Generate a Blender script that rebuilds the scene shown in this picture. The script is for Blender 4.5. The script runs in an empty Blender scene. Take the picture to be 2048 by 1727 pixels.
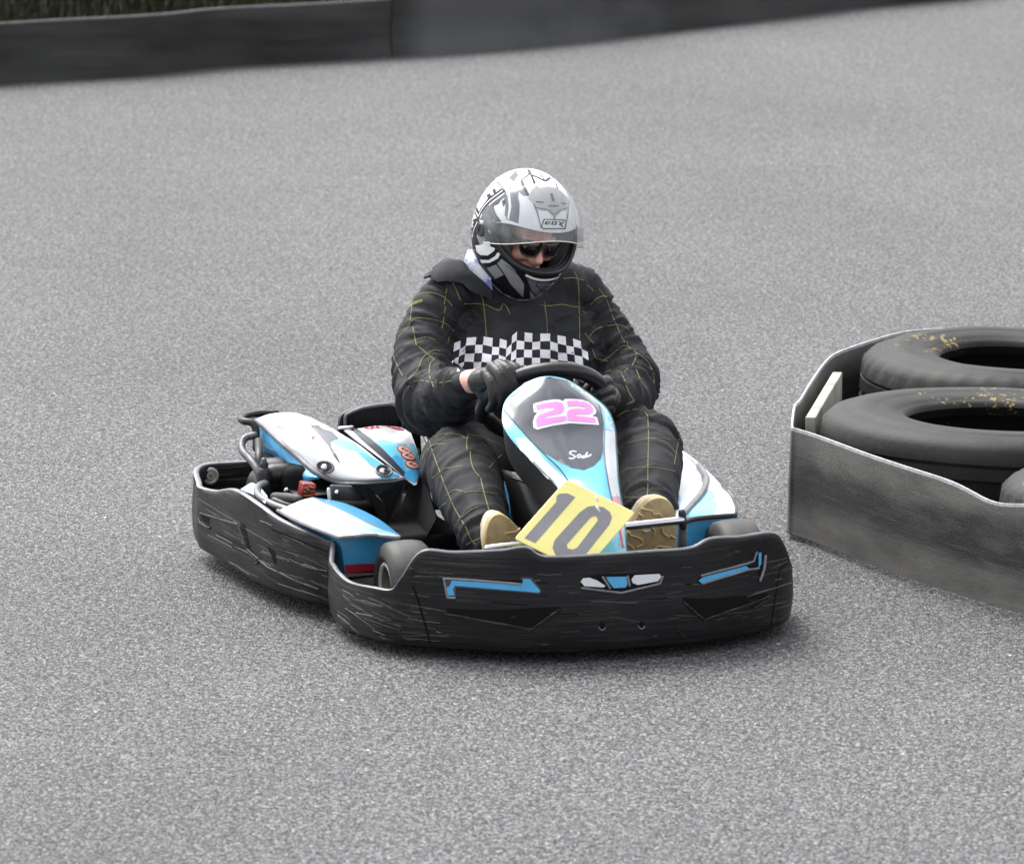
import bpy, bmesh, math, random
import numpy as np
from mathutils import Vector, Matrix, Euler, noise
from mathutils.bvhtree import BVHTree
from mathutils.geometry import delaunay_2d_cdt
random.seed(7); rng = np.random.default_rng(7)
scene = bpy.context.scene
COL = scene.collection
rad = math.radians
A = np.array

# ------------------------------------------------------------------ camera
FPX, CX, CY = 10265.0, 1024.0, 863.5          # focal length in photo pixels (2048 px wide)
PITCH = math.atan(1951.5 / FPX)
CAM = A((-0.167, -14.20, 3.245))
PSI = rad(17.0)                                # heading of the kart
cam_d = bpy.data.cameras.new('camera'); cam = bpy.data.objects.new('camera', cam_d); COL.objects.link(cam)
cam.location = CAM; cam.rotation_euler = (math.pi / 2 - PITCH, 0, 0)
cam_d.sensor_width = 36; cam_d.lens = FPX / 2048 * 36; cam_d.clip_start = .5; cam_d.clip_end = 500
cam_d.dof.use_dof = True; cam_d.dof.focus_distance = 15.5; cam_d.dof.aperture_fstop = 6.6
scene.camera = cam
_f = A((0, math.cos(PITCH), -math.sin(PITCH))); _u = A((0, math.sin(PITCH), math.cos(PITCH))); _r = A((1., 0, 0))
MK = Matrix.Rotation(PSI, 4, 'Z')
_c, _s = math.cos(PSI), math.sin(PSI)
def to_kart(v): return A((_c * v[0] + _s * v[1], -_s * v[0] + _c * v[1], v[2]))
def wray(px, py):
    d = _f + _r * ((px - CX) / FPX) - _u * ((py - CY) / FPX)
    return d / np.linalg.norm(d)
CK = to_kart(CAM)
def W(px, py, z=0.0):
    """world point at height z seen at a photo pixel"""
    d = wray(px, py); return CAM + d * ((z - CAM[2]) / d[2])
def K(px, py, y=None, z=None, x=None):
    """kart-frame point (x to its left side, y to its rear, z up) at a known depth, height or side"""
    d = to_kart(wray(px, py)); i, v = (1, y) if y is not None else ((2, z) if z is not None else (0, x))
    return CK + d * ((v - CK[i]) / d[i])

# ------------------------------------------------------------------ mesh helpers
class MB:
    def __init__(s): s.v = []; s.f = []; s.m = []; s.n = 0
    def add(s, v, f, m=0):
        v = np.asarray(v, float).reshape(-1, 3)
        s.v.append(v); s.f += [tuple(int(i) + s.n for i in q) for q in f]; s.m += [m] * len(f); s.n += len(v); return s
    def V(s): return np.concatenate(s.v) if s.v else np.zeros((0, 3))
    def bvh(s): return BVHTree.FromPolygons([Vector(p) for p in s.V()], s.f)
    def build(s, name, mats, parent=None, smooth=True, org=None, uv=None):
        me = bpy.data.meshes.new(name); V = s.V()
        o0 = org if org is not None else (ORG.get(parent.name, (0, 0, 0)) if parent else (0, 0, 0))
        me.from_pydata([tuple(p) for p in V - A(o0)], [], s.f); me.validate(clean_customdata=False)
        mats = mats if isinstance(mats, (list, tuple)) else [mats]
        for m in mats: me.materials.append(m)
        if len(me.polygons) == len(s.m): me.polygons.foreach_set('material_index', s.m)
        if smooth: me.polygons.foreach_set('use_smooth', [True] * len(me.polygons))
        if uv is not None:
            L = me.uv_layers.new(name='UVMap'); idx = np.zeros(len(me.loops), int); me.loops.foreach_get('vertex_index', idx)
            L.data.foreach_set('uv', np.asarray(uv)[idx].ravel())
        me.update(); o = bpy.data.objects.new(name, me); COL.objects.link(o)
        ORG[o.name] = tuple(o0)
        if parent: o.parent = parent
        return o
ORG = {}
def tag(o, label=None, cat=None, group=None, kind=None):
    for k, v in (('label', label), ('category', cat), ('group', group), ('kind', kind)):
        if v: o[k] = v
    return o
def sharp(o, ang=35):
    """smooth shading, but keep edges sharper than ang hard"""
    me = o.data; bm = bmesh.new(); bm.from_mesh(me)
    for e in bm.edges:
        if len(e.link_faces) == 2 and e.calc_face_angle(0) > rad(ang): e.smooth = False
    bm.to_mesh(me); bm.free(); return o
def cr(pts, n=6, closed=False):
    """Catmull-Rom through points, n samples per span"""
    P = np.asarray(pts, float); m = len(P); out = []
    for i in range(m if closed else m - 1):
        if closed: a, b, c, d = P[(i - 1) % m], P[i], P[(i + 1) % m], P[(i + 2) % m]
        else:
            b, c = P[i], P[i + 1]; a = P[i - 1] if i else 2 * b - c; d = P[i + 2] if i + 2 < m else 2 * c - b
        for k in range(n):
            t = k / n
            out.append(.5 * (2 * b + (c - a) * t + (2 * a - 5 * b + 4 * c - d) * t * t + (3 * b - a - 3 * c + d) * t ** 3))
    if not closed: out.append(P[-1])
    return A(out)
def unit(v):
    v = np.asarray(v, float); return v / max(1e-12, np.linalg.norm(v))
def frames(P, closed=False):
    P = np.asarray(P, float); n = len(P); T = []
    for i in range(n):
        a = P[(i - 1) % n] if closed or i else P[i]; b = P[(i + 1) % n] if closed or i < n - 1 else P[i]
        T.append(unit(b - a))
    ref = A((0, 0, 1.)) if abs(T[0][2]) < .9 else A((1., 0, 0)); N = [unit(np.cross(T[0], ref))]
    for i in range(1, n): N.append(unit(N[-1] - T[i] * np.dot(N[-1], T[i])))
    return T, N, [np.cross(T[i], N[i]) for i in range(n)]
def tube(mb, pts, r, seg=12, m=0, closed=False, caps=True, flat=1.0, up=None, round_ends=False):
    """tube along pts; r scalar or per point; flat squashes the second axis"""
    P = np.asarray(pts, float); n = len(P); R = np.broadcast_to(np.asarray(r, float), (n,)).copy()
    if round_ends:
        T0, T1 = unit(P[0] - P[1]), unit(P[-1] - P[-2]); ad0, ad1, r0, r1 = [], [], [], []
        for a in (80, 55, 28): ad0.append(P[0] + T0 * R[0] * math.sin(rad(a))); r0.append(R[0] * math.cos(rad(a)))
        for a in (28, 55, 80): ad1.append(P[-1] + T1 * R[-1] * math.sin(rad(a))); r1.append(R[-1] * math.cos(rad(a)))
        P = np.concatenate([ad0, P, ad1]); R = np.concatenate([r0, R, r1]); n = len(P)
    T, N, B = frames(P, closed)
    if up is not None:
        for i in range(n):
            B[i] = unit(A(up, float) - T[i] * np.dot(up, T[i])); N[i] = np.cross(B[i], T[i])
    V = []
    for i in range(n):
        for k in range(seg):
            a = 2 * math.pi * k / seg; V.append(P[i] + R[i] * (N[i] * math.cos(a) + B[i] * flat * math.sin(a)))
    F = []
    for i in range(n if closed else n - 1):
        j = (i + 1) % n
        for k in range(seg):
            q = (k + 1) % seg; F.append((i * seg + k, i * seg + q, j * seg + q, j * seg + k))
    if caps and not closed: F.append(tuple(range(seg))[::-1]); F.append(tuple((n - 1) * seg + k for k in range(seg)))
    return mb.add(V, F, m)
def lathe(mb, prof, c, ax, seg=64, m=0, closed=True):
    """prof = (axial, radius) list turned about the axis ax through c"""
    ax = unit(ax); ref = A((0, 0, 1.)) if abs(ax[2]) < .9 else A((1., 0, 0)); e1 = unit(np.cross(ax, ref)); e2 = np.cross(ax, e1)
    V = []; n = len(prof)
    for k in range(seg):
        a = 2 * math.pi * k / seg; d = e1 * math.cos(a) + e2 * math.sin(a)
        for (h, r) in prof: V.append(A(c) + ax * h + d * r)
    F = []
    for k in range(seg):
        q = (k + 1) % seg
        for i in range(n if closed else n - 1):
            j = (i + 1) % n; F.append((k * n + i, k * n + j, q * n + j, q * n + i))
    return mb.add(V, F, m)
def box(mb, c, sx, sy, sz, R=None, m=0, bev=0.0):
    """box with chamfered edges"""
    h = A((sx, sy, sz)) / 2; b = min(bev, h.min() * .9)
    bm = bmesh.new(); bmesh.ops.create_cube(bm, size=1)
    for v in bm.verts: v.co = Vector((v.co.x * sx, v.co.y * sy, v.co.z * sz))
    if b > 0: bmesh.ops.bevel(bm, geom=bm.edges[:], offset=b, segments=2, affect='EDGES', profile=.5)
    bm.verts.ensure_lookup_table()
    V = A([tuple(v.co) for v in bm.verts]); F = [tuple(v.index for v in f.verts) for f in bm.faces]; bm.free()
    if R is not None: V = V @ A([list(r) for r in R]).T
    return mb.add(V + A(c), F, m)
def grid_faces(nu, nv):
    return [(i * nv + j, (i + 1) * nv + j, (i + 1) * nv + j + 1, i * nv + j + 1) for i in range(nu - 1) for j in range(nv - 1)]
def patch(mb, rows, nu=5, nv=5, th=.006, m=0, me=None, lin=False):
    """thick smooth sheet through a net of control points (rows of equal length)"""
    if lin: R = A([A(r) for r in rows]); G = R
    else:
        R = [cr(r, nv) for r in rows]; G = A([cr([r[j] for r in R], nu) for j in range(len(R[0]))]).transpose(1, 0, 2)
    a, b = G.shape[:2]; du = np.gradient(G, axis=0); dv = np.gradient(G, axis=1); Nn = np.cross(du, dv)
    Nn /= np.maximum(1e-9, np.linalg.norm(Nn, axis=2, keepdims=True))
    c = G.reshape(-1, 3).mean(0)
    if np.dot(Nn.mean((0, 1)), CK - c) < 0: Nn = -Nn
    top = G.reshape(-1, 3); bot = (G - Nn * th).reshape(-1, 3); F = grid_faces(a, b)
    mb.add(top, F, m); mb.add(bot, [q[::-1] for q in F], m if me is None else me)
    loop = [i * b for i in range(a)] + [(a - 1) * b + j for j in range(1, b)] + [i * b + b - 1 for i in range(a - 2, -1, -1)] + [j for j in range(b - 2, 0, -1)]
    L = len(loop); V = np.concatenate([top[loop], bot[loop]])
    mb.add(V, [(i, (i + 1) % L, L + (i + 1) % L, L + i) for i in range(L)], m if me is None else me)
    return top[loop]
def inside(p, loops):
    x, y = p; c = False
    for L in loops:
        n = len(L)
        for i in range(n):
            x1, y1 = L[i]; x2, y2 = L[(i + 1) % n]
            if (y1 > y) != (y2 > y) and x < (x2 - x1) * (y - y1) / (y2 - y1) + x1: c = not c
    return c
def hit(bvh, px, py):
    d = to_kart(wray(px, py)); h = bvh.ray_cast(Vector(CK), Vector(d))
    if h[0] is None: return None, None
    n = A(h[1]); n = -n if np.dot(n, d) > 0 else n
    return A(h[0]), n
def drape(mb, loops, bvh, off=.0008, m=0, step=6.0, maxlen=5.0):
    """lay a flat outline (given in photo pixels) onto a surface as a thin sticker"""
    if not isinstance(loops[0][0], (tuple, list, np.ndarray)): loops = [loops]
    P = []; E = []
    for L in loops:
        s0 = len(P); n = len(L)
        for i in range(n):
            a = A(L[i], float); b = A(L[(i + 1) % n], float); k = max(1, int(np.linalg.norm(b - a) / step))
            for t in range(k): P.append(a + (b - a) * t / k)
        E += [(i, i + 1) for i in range(s0, len(P) - 1)] + [(len(P) - 1, s0)]
    B = A(P); x0, y0 = B.min(0); x1, y1 = B.max(0); y = y0 + step / 2; r = 0
    while y < y1:
        x = x0 + step / 2 * (1 + r % 2)
        while x < x1:
            if inside((x, y), loops) and np.min(np.linalg.norm(B - (x, y), axis=1)) > step * .45: P.append(A((x, y)))
            x += step
        y += step * .87; r += 1
    v2, _, f2, *_ = delaunay_2d_cdt([Vector(p) for p in P], E, [], 0, 1e-5)
    H = [hit(bvh, p.x, p.y) for p in v2]; V = A([(h[0] + h[1] * off) if h[0] is not None else (0, 0, 0) for h in H]); F = []
    for q in f2:
        c = sum((v2[i] for i in q), Vector((0, 0))) / len(q)
        if any(H[i][0] is None for i in q) or not inside((c.x, c.y), loops): continue
        if max(np.linalg.norm(V[q[i]] - V[q[i - 1]]) for i in range(3)) > step / 690 * maxlen: continue
        n = np.cross(V[q[1]] - V[q[0]], V[q[2]] - V[q[0]])
        F.append(tuple(q) if np.dot(n, CK - V[q[0]]) > 0 else tuple(q)[::-1])
    if F: mb.add(V, F, m)
    return mb
def trace(pl, bvh, step=2.0, smooth=True, gap=.03):
    """photo-pixel polyline laid on a surface -> list of (points, normals) runs"""
    Q = cr(pl, 6) if smooth and len(pl) > 2 else A(pl, float); S = [Q[0]]
    for a, b in zip(Q[:-1], Q[1:]):
        k = max(1, int(np.linalg.norm(b - a) / step))
        for t in range(1, k + 1): S.append(a + (b - a) * t / k)
    runs = []; cur = []
    for p in S:
        h, n = hit(bvh, p[0], p[1])
        if h is None or (cur and np.linalg.norm(h - cur[-1][0]) > gap):
            if len(cur) > 1: runs.append(cur)
            cur = [] if h is None else [(h, n)]
        else: cur.append((h, n))
    if len(cur) > 1: runs.append(cur)
    return runs
def ribbon(mb, pl, bvh, w=.004, off=.001, m=0, hgt=.0012, **k):
    for run in trace(pl, bvh, **k):
        P = A([q[0] for q in run]); N = A([q[1] for q in run])
        for _ in range(2): P[1:-1] = (P[:-2] + 2 * P[1:-1] + P[2:]) / 4; N[1:-1] = (N[:-2] + N[1:-1] + N[2:]) / 3
        T = np.gradient(P, axis=0); V = []
        for p, n, t in zip(P, N, T):
            s = unit(np.cross(t, n)); n = unit(n); V += [p - s * w / 2 + n * off, p + n * (off + hgt), p + s * w / 2 + n * off]
        F = []
        for i in range(len(P) - 1):
            F += [(3 * i, 3 * i + 1, 3 * i + 4, 3 * i + 3), (3 * i + 1, 3 * i + 2, 3 * i + 5, 3 * i + 4)]
        mb.add(V, F, m)
def bead(mb, pl, bvh, r=.003, m=0, sink=.3, **k):
    for run in trace(pl, bvh, **k):
        P = A([q[0] + q[1] * r * (1 - sink) for q in run])
        if len(P) > 2: tube(mb, P, r, 8, m, round_ends=True)
def ell(cx, cy, a, b, rot=0, n=28, a0=0, a1=360):
    o = []
    for k in range(n):
        t = rad(a0 + (a1 - a0) * k / (n if a1 - a0 == 360 else n - 1)); x, y = a * math.cos(t), b * math.sin(t)
        o.append((cx + x * math.cos(rad(rot)) - y * math.sin(rad(rot)), cy + x * math.sin(rad(rot)) + y * math.cos(rad(rot))))
    return o
def remesh(mb, vox=.008, it=4, fac=.5):
    me = bpy.data.meshes.new('tmp'); me.from_pydata([tuple(p) for p in mb.V()], [], mb.f); o = bpy.data.objects.new('tmp', me); COL.objects.link(o)
    r = o.modifiers.new('r', 'REMESH'); r.mode = 'VOXEL'; r.voxel_size = vox
    s = o.modifiers.new('s', 'SMOOTH'); s.iterations = it; s.factor = fac
    dg = bpy.context.evaluated_depsgraph_get(); e = o.evaluated_get(dg).to_mesh()
    V = np.zeros(len(e.vertices) * 3); e.vertices.foreach_get('co', V); N = np.zeros(len(e.vertices) * 3); e.vertices.foreach_get('normal', N)
    F = [tuple(p.vertices) for p in e.polygons]; o.evaluated_get(dg).to_mesh_clear()
    bpy.data.objects.remove(o); bpy.data.meshes.remove(me)
    return V.reshape(-1, 3), N.reshape(-1, 3), F

# ------------------------------------------------------------------ materials
def nt(name):
    m = bpy.data.materials.new(name); m.use_nodes = True; t = m.node_tree; return m, t, t.nodes['Principled BSDF']
def N(t, typ, **k):
    n = t.nodes.new(typ)
    for a, v in k.items():
        if a.startswith('i_'): n.inputs[a[2:].replace('_', ' ')].default_value = v
        else: setattr(n, a, v)
    return n
def L(t, a, b): t.links.new(a, b)
def mat(name, col, rough=.5, metal=0.0, var=0.0, vs=12.0, bump=0.0, bs=60.0, stretch=(1, 1, 1), coat=0.0, spec=.5, col2=None, thr=None, uvc=False, bdist=.002, detail=4, rvar=0.0):
    m, t, p = nt(name)
    p.inputs['Roughness'].default_value = rough; p.inputs['Metallic'].default_value = metal
    p.inputs['Coat Weight'].default_value = coat; p.inputs['Coat Roughness'].default_value = .08; p.inputs['Specular IOR Level'].default_value = spec
    p.inputs['Base Color'].default_value = (*col, 1)
    tc = N(t, 'ShaderNodeTexCoord'); mp = N(t, 'ShaderNodeMapping'); mp.inputs['Scale'].default_value = stretch
    L(t, tc.outputs['UV' if uvc else 'Object'], mp.inputs['Vector'])
    if var or col2 or rvar:
        n = N(t, 'ShaderNodeTexNoise'); n.inputs['Scale'].default_value = vs; n.inputs['Detail'].default_value = detail + 2; n.inputs['Roughness'].default_value = .65
        L(t, mp.outputs['Vector'], n.inputs['Vector'])
        mr = N(t, 'ShaderNodeMapRange'); lo, hi = thr or (.3, .7); mr.inputs['From Min'].default_value = lo; mr.inputs['From Max'].default_value = hi
        L(t, n.outputs['Fac'], mr.inputs['Value'])
        if var or col2:
            mx = N(t, 'ShaderNodeMix', data_type='RGBA'); c2 = col2 or tuple(c * (1 + var) for c in col); c1 = col if col2 else tuple(c * (1 - var) for c in col)
            mx.inputs['A'].default_value = (*c1, 1); mx.inputs['B'].default_value = (*c2, 1); L(t, mr.outputs['Result'], mx.inputs['Factor']); L(t, mx.outputs['Result'], p.inputs['Base Color'])
        if rvar:
            r2 = N(t, 'ShaderNodeMapRange'); r2.inputs['To Min'].default_value = max(.02, rough - rvar); r2.inputs['To Max'].default_value = min(1, rough + rvar)
            L(t, mr.outputs['Result'], r2.inputs['Value']); L(t, r2.outputs['Result'], p.inputs['Roughness'])
    if bump:
        n2 = N(t, 'ShaderNodeTexNoise'); n2.inputs['Scale'].default_value = bs; n2.inputs['Detail'].default_value = detail
        L(t, mp.outputs['Vector'], n2.inputs['Vector']); b = N(t, 'ShaderNodeBump'); b.inputs['Strength'].default_value = bump; b.inputs['Distance'].default_value = bdist
        L(t, n2.outputs['Fac'], b.inputs['Height']); L(t, b.outputs['Normal'], p.inputs['Normal'])
    return m
# ------------------------------------------------------------------ light
SUN_EL, SUN_AZ = rad(60), rad(322)             # azimuth measured clockwise from +Y
w = bpy.data.worlds.new('World'); scene.world = w; w.use_nodes = True; t = w.node_tree; bg = t.nodes['Background']
sky = N(t, 'ShaderNodeTexSky'); sky.sky_type = 'NISHITA'; sky.sun_disc = False; sky.sun_elevation = SUN_EL; sky.sun_rotation = SUN_AZ
sky.air_density = 1.0; sky.dust_density = 4.0
hs = N(t, 'ShaderNodeHueSaturation'); hs.inputs['Saturation'].default_value = .16
tcw = N(t, 'ShaderNodeTexCoord'); nw = N(t, 'ShaderNodeTexNoise'); nw.inputs['Scale'].default_value = 2.2; nw.inputs['Detail'].default_value = 4; L(t, tcw.outputs['Generated'], nw.inputs['Vector'])
rw = N(t, 'ShaderNodeMapRange'); rw.inputs['From Min'].default_value = .35; rw.inputs['From Max'].default_value = .65; rw.inputs['To Min'].default_value = .55; rw.inputs['To Max'].default_value = 1.5; L(t, nw.outputs['Fac'], rw.inputs['Value'])
vw = N(t, 'ShaderNodeVectorMath', operation='SCALE'); L(t, sky.outputs[0], hs.inputs['Color']); L(t, hs.outputs[0], vw.inputs[0]); L(t, rw.outputs[0], vw.inputs['Scale']); L(t, vw.outputs[0], bg.inputs['Color']); bg.inputs['Strength'].default_value = .15
sd = bpy.data.lights.new('sun', 'SUN'); sd.energy = 1.05; sd.angle = rad(42); sd.color = (1, .97, .93)
so = bpy.data.objects.new('sun', sd); COL.objects.link(so)
sdir = Vector((math.sin(SUN_AZ) * math.cos(SUN_EL), math.cos(SUN_AZ) * math.cos(SUN_EL), math.sin(SUN_EL)))
so.rotation_euler = sdir.to_track_quat('Z', 'Y').to_euler()
vs_ = scene.view_settings; vs_.view_transform = 'Standard'; vs_.look = 'None'; vs_.gamma = 1; vs_.use_curve_mapping = False; vs_.exposure = 1.28
scene.cycles.max_bounces = 8; scene.cycles.transparent_max_bounces = 12

# ------------------------------------------------------------------ asphalt
def asphalt():
    m, t, p = nt('asphalt'); tc = N(t, 'ShaderNodeTexCoord'); co = tc.outputs['Object']
    mpg = N(t, 'ShaderNodeMapping'); mpg.inputs['Scale'].default_value = (1, .72, 1); mpg.inputs['Rotation'].default_value = (0, 0, .35); L(t, co, mpg.inputs[0]); co = mpg.outputs[0]
    v = N(t, 'ShaderNodeTexVoronoi'); v.inputs['Scale'].default_value = 185; L(t, co, v.inputs['Vector'])
    sep = N(t, 'ShaderNodeSeparateColor'); L(t, v.outputs['Color'], sep.inputs[0])
    cr_ = N(t, 'ShaderNodeValToRGB'); e = cr_.color_ramp.elements; e[0].position = 0; e[0].color = (.03, .03, .033, 1); e[1].position = 1; e[1].color = (.42, .416, .412, 1)
    for ps, c in ((.28, (.098, .098, .103)), (.6, (.180, .180, .187)), (.9, (.25, .249, .25))): q = e.new(ps); q.color = (*c, 1)
    L(t, sep.outputs[0], cr_.inputs[0])
    n1 = N(t, 'ShaderNodeTexNoise'); n1.inputs['Scale'].default_value = .55; n1.inputs['Detail'].default_value = 5; L(t, co, n1.inputs['Vector'])
    r1 = N(t, 'ShaderNodeMapRange'); r1.inputs['From Min'].default_value = .3; r1.inputs['From Max'].default_value = .7; r1.inputs['To Min'].default_value = .76; r1.inputs['To Max'].default_value = 1.01; L(t, n1.outputs['Fac'], r1.inputs['Value'])
    n2 = N(t, 'ShaderNodeTexNoise'); n2.inputs['Scale'].default_value = 62; n2.inputs['Detail'].default_value = 3; L(t, co, n2.inputs['Vector'])
    r2 = N(t, 'ShaderNodeMapRange'); r2.inputs['From Min'].default_value = .34; r2.inputs['From Max'].default_value = .60; r2.inputs['To Min'].default_value = .50; r2.inputs['To Max'].default_value = 1.15; L(t, n2.outputs['Fac'], r2.inputs['Value'])
    mu = N(t, 'ShaderNodeMath', operation='MULTIPLY'); L(t, r1.outputs[0], mu.inputs[0]); L(t, r2.outputs[0], mu.inputs[1])
    # crevices between the stones
    r3 = N(t, 'ShaderNodeMapRange'); r3.inputs['From Min'].default_value = .25; r3.inputs['From Max'].default_value = .75; r3.inputs['To Min'].default_value = 1.1; r3.inputs['To Max'].default_value = .5; L(t, v.outputs['Distance'], r3.inputs['Value'])
    mu2 = N(t, 'ShaderNodeMath', operation='MULTIPLY'); L(t, mu.outputs[0], mu2.inputs[0]); L(t, r3.outputs[0], mu2.inputs[1])
    vm = N(t, 'ShaderNodeVectorMath', operation='SCALE'); L(t, cr_.outputs[0], vm.inputs[0]); L(t, mu2.outputs[0], vm.inputs['Scale'])
    tint = N(t, 'ShaderNodeMix', data_type='RGBA', blend_type='MULTIPLY'); tint.inputs['Factor'].default_value = 1; tint.inputs['B'].default_value = (1.0, 1.0, 1.0, 1)
    v2 = N(t, 'ShaderNodeTexVoronoi'); v2.inputs['Scale'].default_value = 7.5; L(t, tc.outputs['Object'], v2.inputs['Vector'])
    r4 = N(t, 'ShaderNodeMapRange'); r4.inputs['From Min'].default_value = .045; r4.inputs['From Max'].default_value = .030; L(t, v2.outputs['Distance'], r4.inputs['Value'])
    s2 = N(t, 'ShaderNodeSeparateColor'); L(t, v2.outputs['Color'], s2.inputs[0]); g2 = N(t, 'ShaderNodeMath', operation='GREATER_THAN'); g2.inputs[1].default_value = .72; L(t, s2.outputs[1], g2.inputs[0]); m4 = N(t, 'ShaderNodeMath', operation='MULTIPLY'); L(t, r4.outputs[0], m4.inputs[0]); L(t, g2.outputs[0], m4.inputs[1])
    mx4 = N(t, 'ShaderNodeMix', data_type='RGBA'); L(t, m4.outputs[0], mx4.inputs['Factor']); L(t, vm.outputs[0], mx4.inputs['A']); mx4.inputs['B'].default_value = (.72, .71, .68, 1); L(t, mx4.outputs['Result'], tint.inputs['A']); L(t, tint.outputs['Result'], p.inputs['Base Color'])
    p.inputs['Roughness'].default_value = .75; p.inputs['Specular IOR Level'].default_value = .35
    b = N(t, 'ShaderNodeBump'); b.inputs['Strength'].default_value = .8; b.inputs['Distance'].default_value = .006
    sm = N(t, 'ShaderNodeMath', operation='SUBTRACT'); L(t, n2.outputs['Fac'], sm.inputs[0]); L(t, v.outputs['Distance'], sm.inputs[1]); L(t, sm.outputs[0], b.inputs['Height'])
    L(t, b.outputs['Normal'], p.inputs['Normal'])
    return m
M = {}
M['asphalt'] = asphalt()
g = MB()
xs = np.linspace(-150, 150, 61); ys = np.linspace(-60, 240, 61)
g.add([(x, y, 0) for x in xs for y in ys], grid_faces(61, 61)); gr = g.build('track', M['asphalt'], smooth=False); tag(gr, kind='structure')

# ------------------------------------------------------------------ far belt barriers, bank behind them
def belt_mat(name, c1, c2, edge=.16, vs=1.6):
    m, t, p = nt(name); tc = N(t, 'ShaderNodeTexCoord'); mp = N(t, 'ShaderNodeMapping'); mp.inputs['Scale'].default_value = (1, 7, 1); L(t, tc.outputs['UV'], mp.inputs[0])
    n = N(t, 'ShaderNodeTexNoise'); n.inputs['Scale'].default_value = vs; n.inputs['Detail'].default_value = 7; n.inputs['Roughness'].default_value = .6; L(t, mp.outputs[0], n.inputs['Vector'])
    r = N(t, 'ShaderNodeMapRange'); r.inputs['From Min'].default_value = .34; r.inputs['From Max'].default_value = .68; L(t, n.outputs['Fac'], r.inputs['Value'])
    mx = N(t, 'ShaderNodeMix', data_type='RGBA'); mx.inputs['A'].default_value = (*c1, 1); mx.inputs['B'].default_value = (*c2, 1); L(t, r.outputs[0], mx.inputs['Factor'])
    L(t, mx.outputs['Result'], p.inputs['Base Color']); p.inputs['Roughness'].default_value = .62
    return m
M['belt_dark'] = belt_mat('belt_dark', (.004, .004, .005), (.030, .030, .026)); M['belt_grey'] = belt_mat('belt_grey', (.006, .006, .006), (.030, .030, .028), vs=1.3)
def dust(m, u0, u1, col):
    t = m.node_tree; p = t.nodes['Principled BSDF']; src = p.inputs['Base Color'].links[0].from_socket
    tc = N(t, 'ShaderNodeTexCoord'); sp = N(t, 'ShaderNodeSeparateXYZ'); L(t, tc.outputs['UV'], sp.inputs[0]); n = N(t, 'ShaderNodeTexNoise'); n.inputs['Scale'].default_value = 1.7; n.inputs['Detail'].default_value = 5; L(t, tc.outputs['UV'], n.inputs['Vector'])
    ad = N(t, 'ShaderNodeMath', operation='MULTIPLY_ADD'); L(t, n.outputs['Fac'], ad.inputs[0]); ad.inputs[1].default_value = 2.4; L(t, sp.outputs[0], ad.inputs[2])
    mr = N(t, 'ShaderNodeMapRange', interpolation_type='SMOOTHSTEP'); mr.inputs['From Min'].default_value = u0 + 1.2; mr.inputs['From Max'].default_value = u1 + 1.2; mr.inputs['To Min'].default_value = .9; mr.inputs['To Max'].default_value = 0; L(t, ad.outputs[0], mr.inputs['Value'])
    ms_ = N(t, 'ShaderNodeMapRange', interpolation_type='SMOOTHSTEP'); ms_.inputs['From Min'].default_value = .02; ms_.inputs['From Max'].default_value = .28; L(t, sp.outputs[0], ms_.inputs['Value']); mm = N(t, 'ShaderNodeMath', operation='MULTIPLY'); L(t, mr.outputs[0], mm.inputs[0]); L(t, ms_.outputs[0], mm.inputs[1]); mr = mm
    mx = N(t, 'ShaderNodeMix', data_type='RGBA'); L(t, src, mx.inputs['A']); mx.inputs['B'].default_value = (*col, 1); L(t, mr.outputs[0], mx.inputs['Factor']); L(t, mx.outputs['Result'], p.inputs['Base Color'])
dust(M['belt_grey'], .7, 2.2, (.085, .085, .088))
def dust_end(m, u0, u1, k, col):
    t = m.node_tree; p = t.nodes['Principled BSDF']; src = p.inputs['Base Color'].links[0].from_socket
    tc = N(t, 'ShaderNodeTexCoord'); sp = N(t, 'ShaderNodeSeparateXYZ'); L(t, tc.outputs['UV'], sp.inputs[0]); mr = N(t, 'ShaderNodeMapRange', interpolation_type='SMOOTHSTEP')
    mr.inputs['From Min'].default_value = u0; mr.inputs['From Max'].default_value = u1; mr.inputs['To Max'].default_value = k; L(t, sp.outputs[0], mr.inputs['Value'])
    mx = N(t, 'ShaderNodeMix', data_type='RGBA'); L(t, src, mx.inputs['A']); mx.inputs['B'].default_value = (*col, 1); L(t, mr.outputs[0], mx.inputs['Factor']); L(t, mx.outputs['Result'], p.inputs['Base Color'])
dust_end(M['belt_dark'], 2.25, 2.85, .12, (.07, .07, .072))
M['belt_edge'] = mat('belt_edge', (.12, .12, .125), .6, var=.3)
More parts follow.
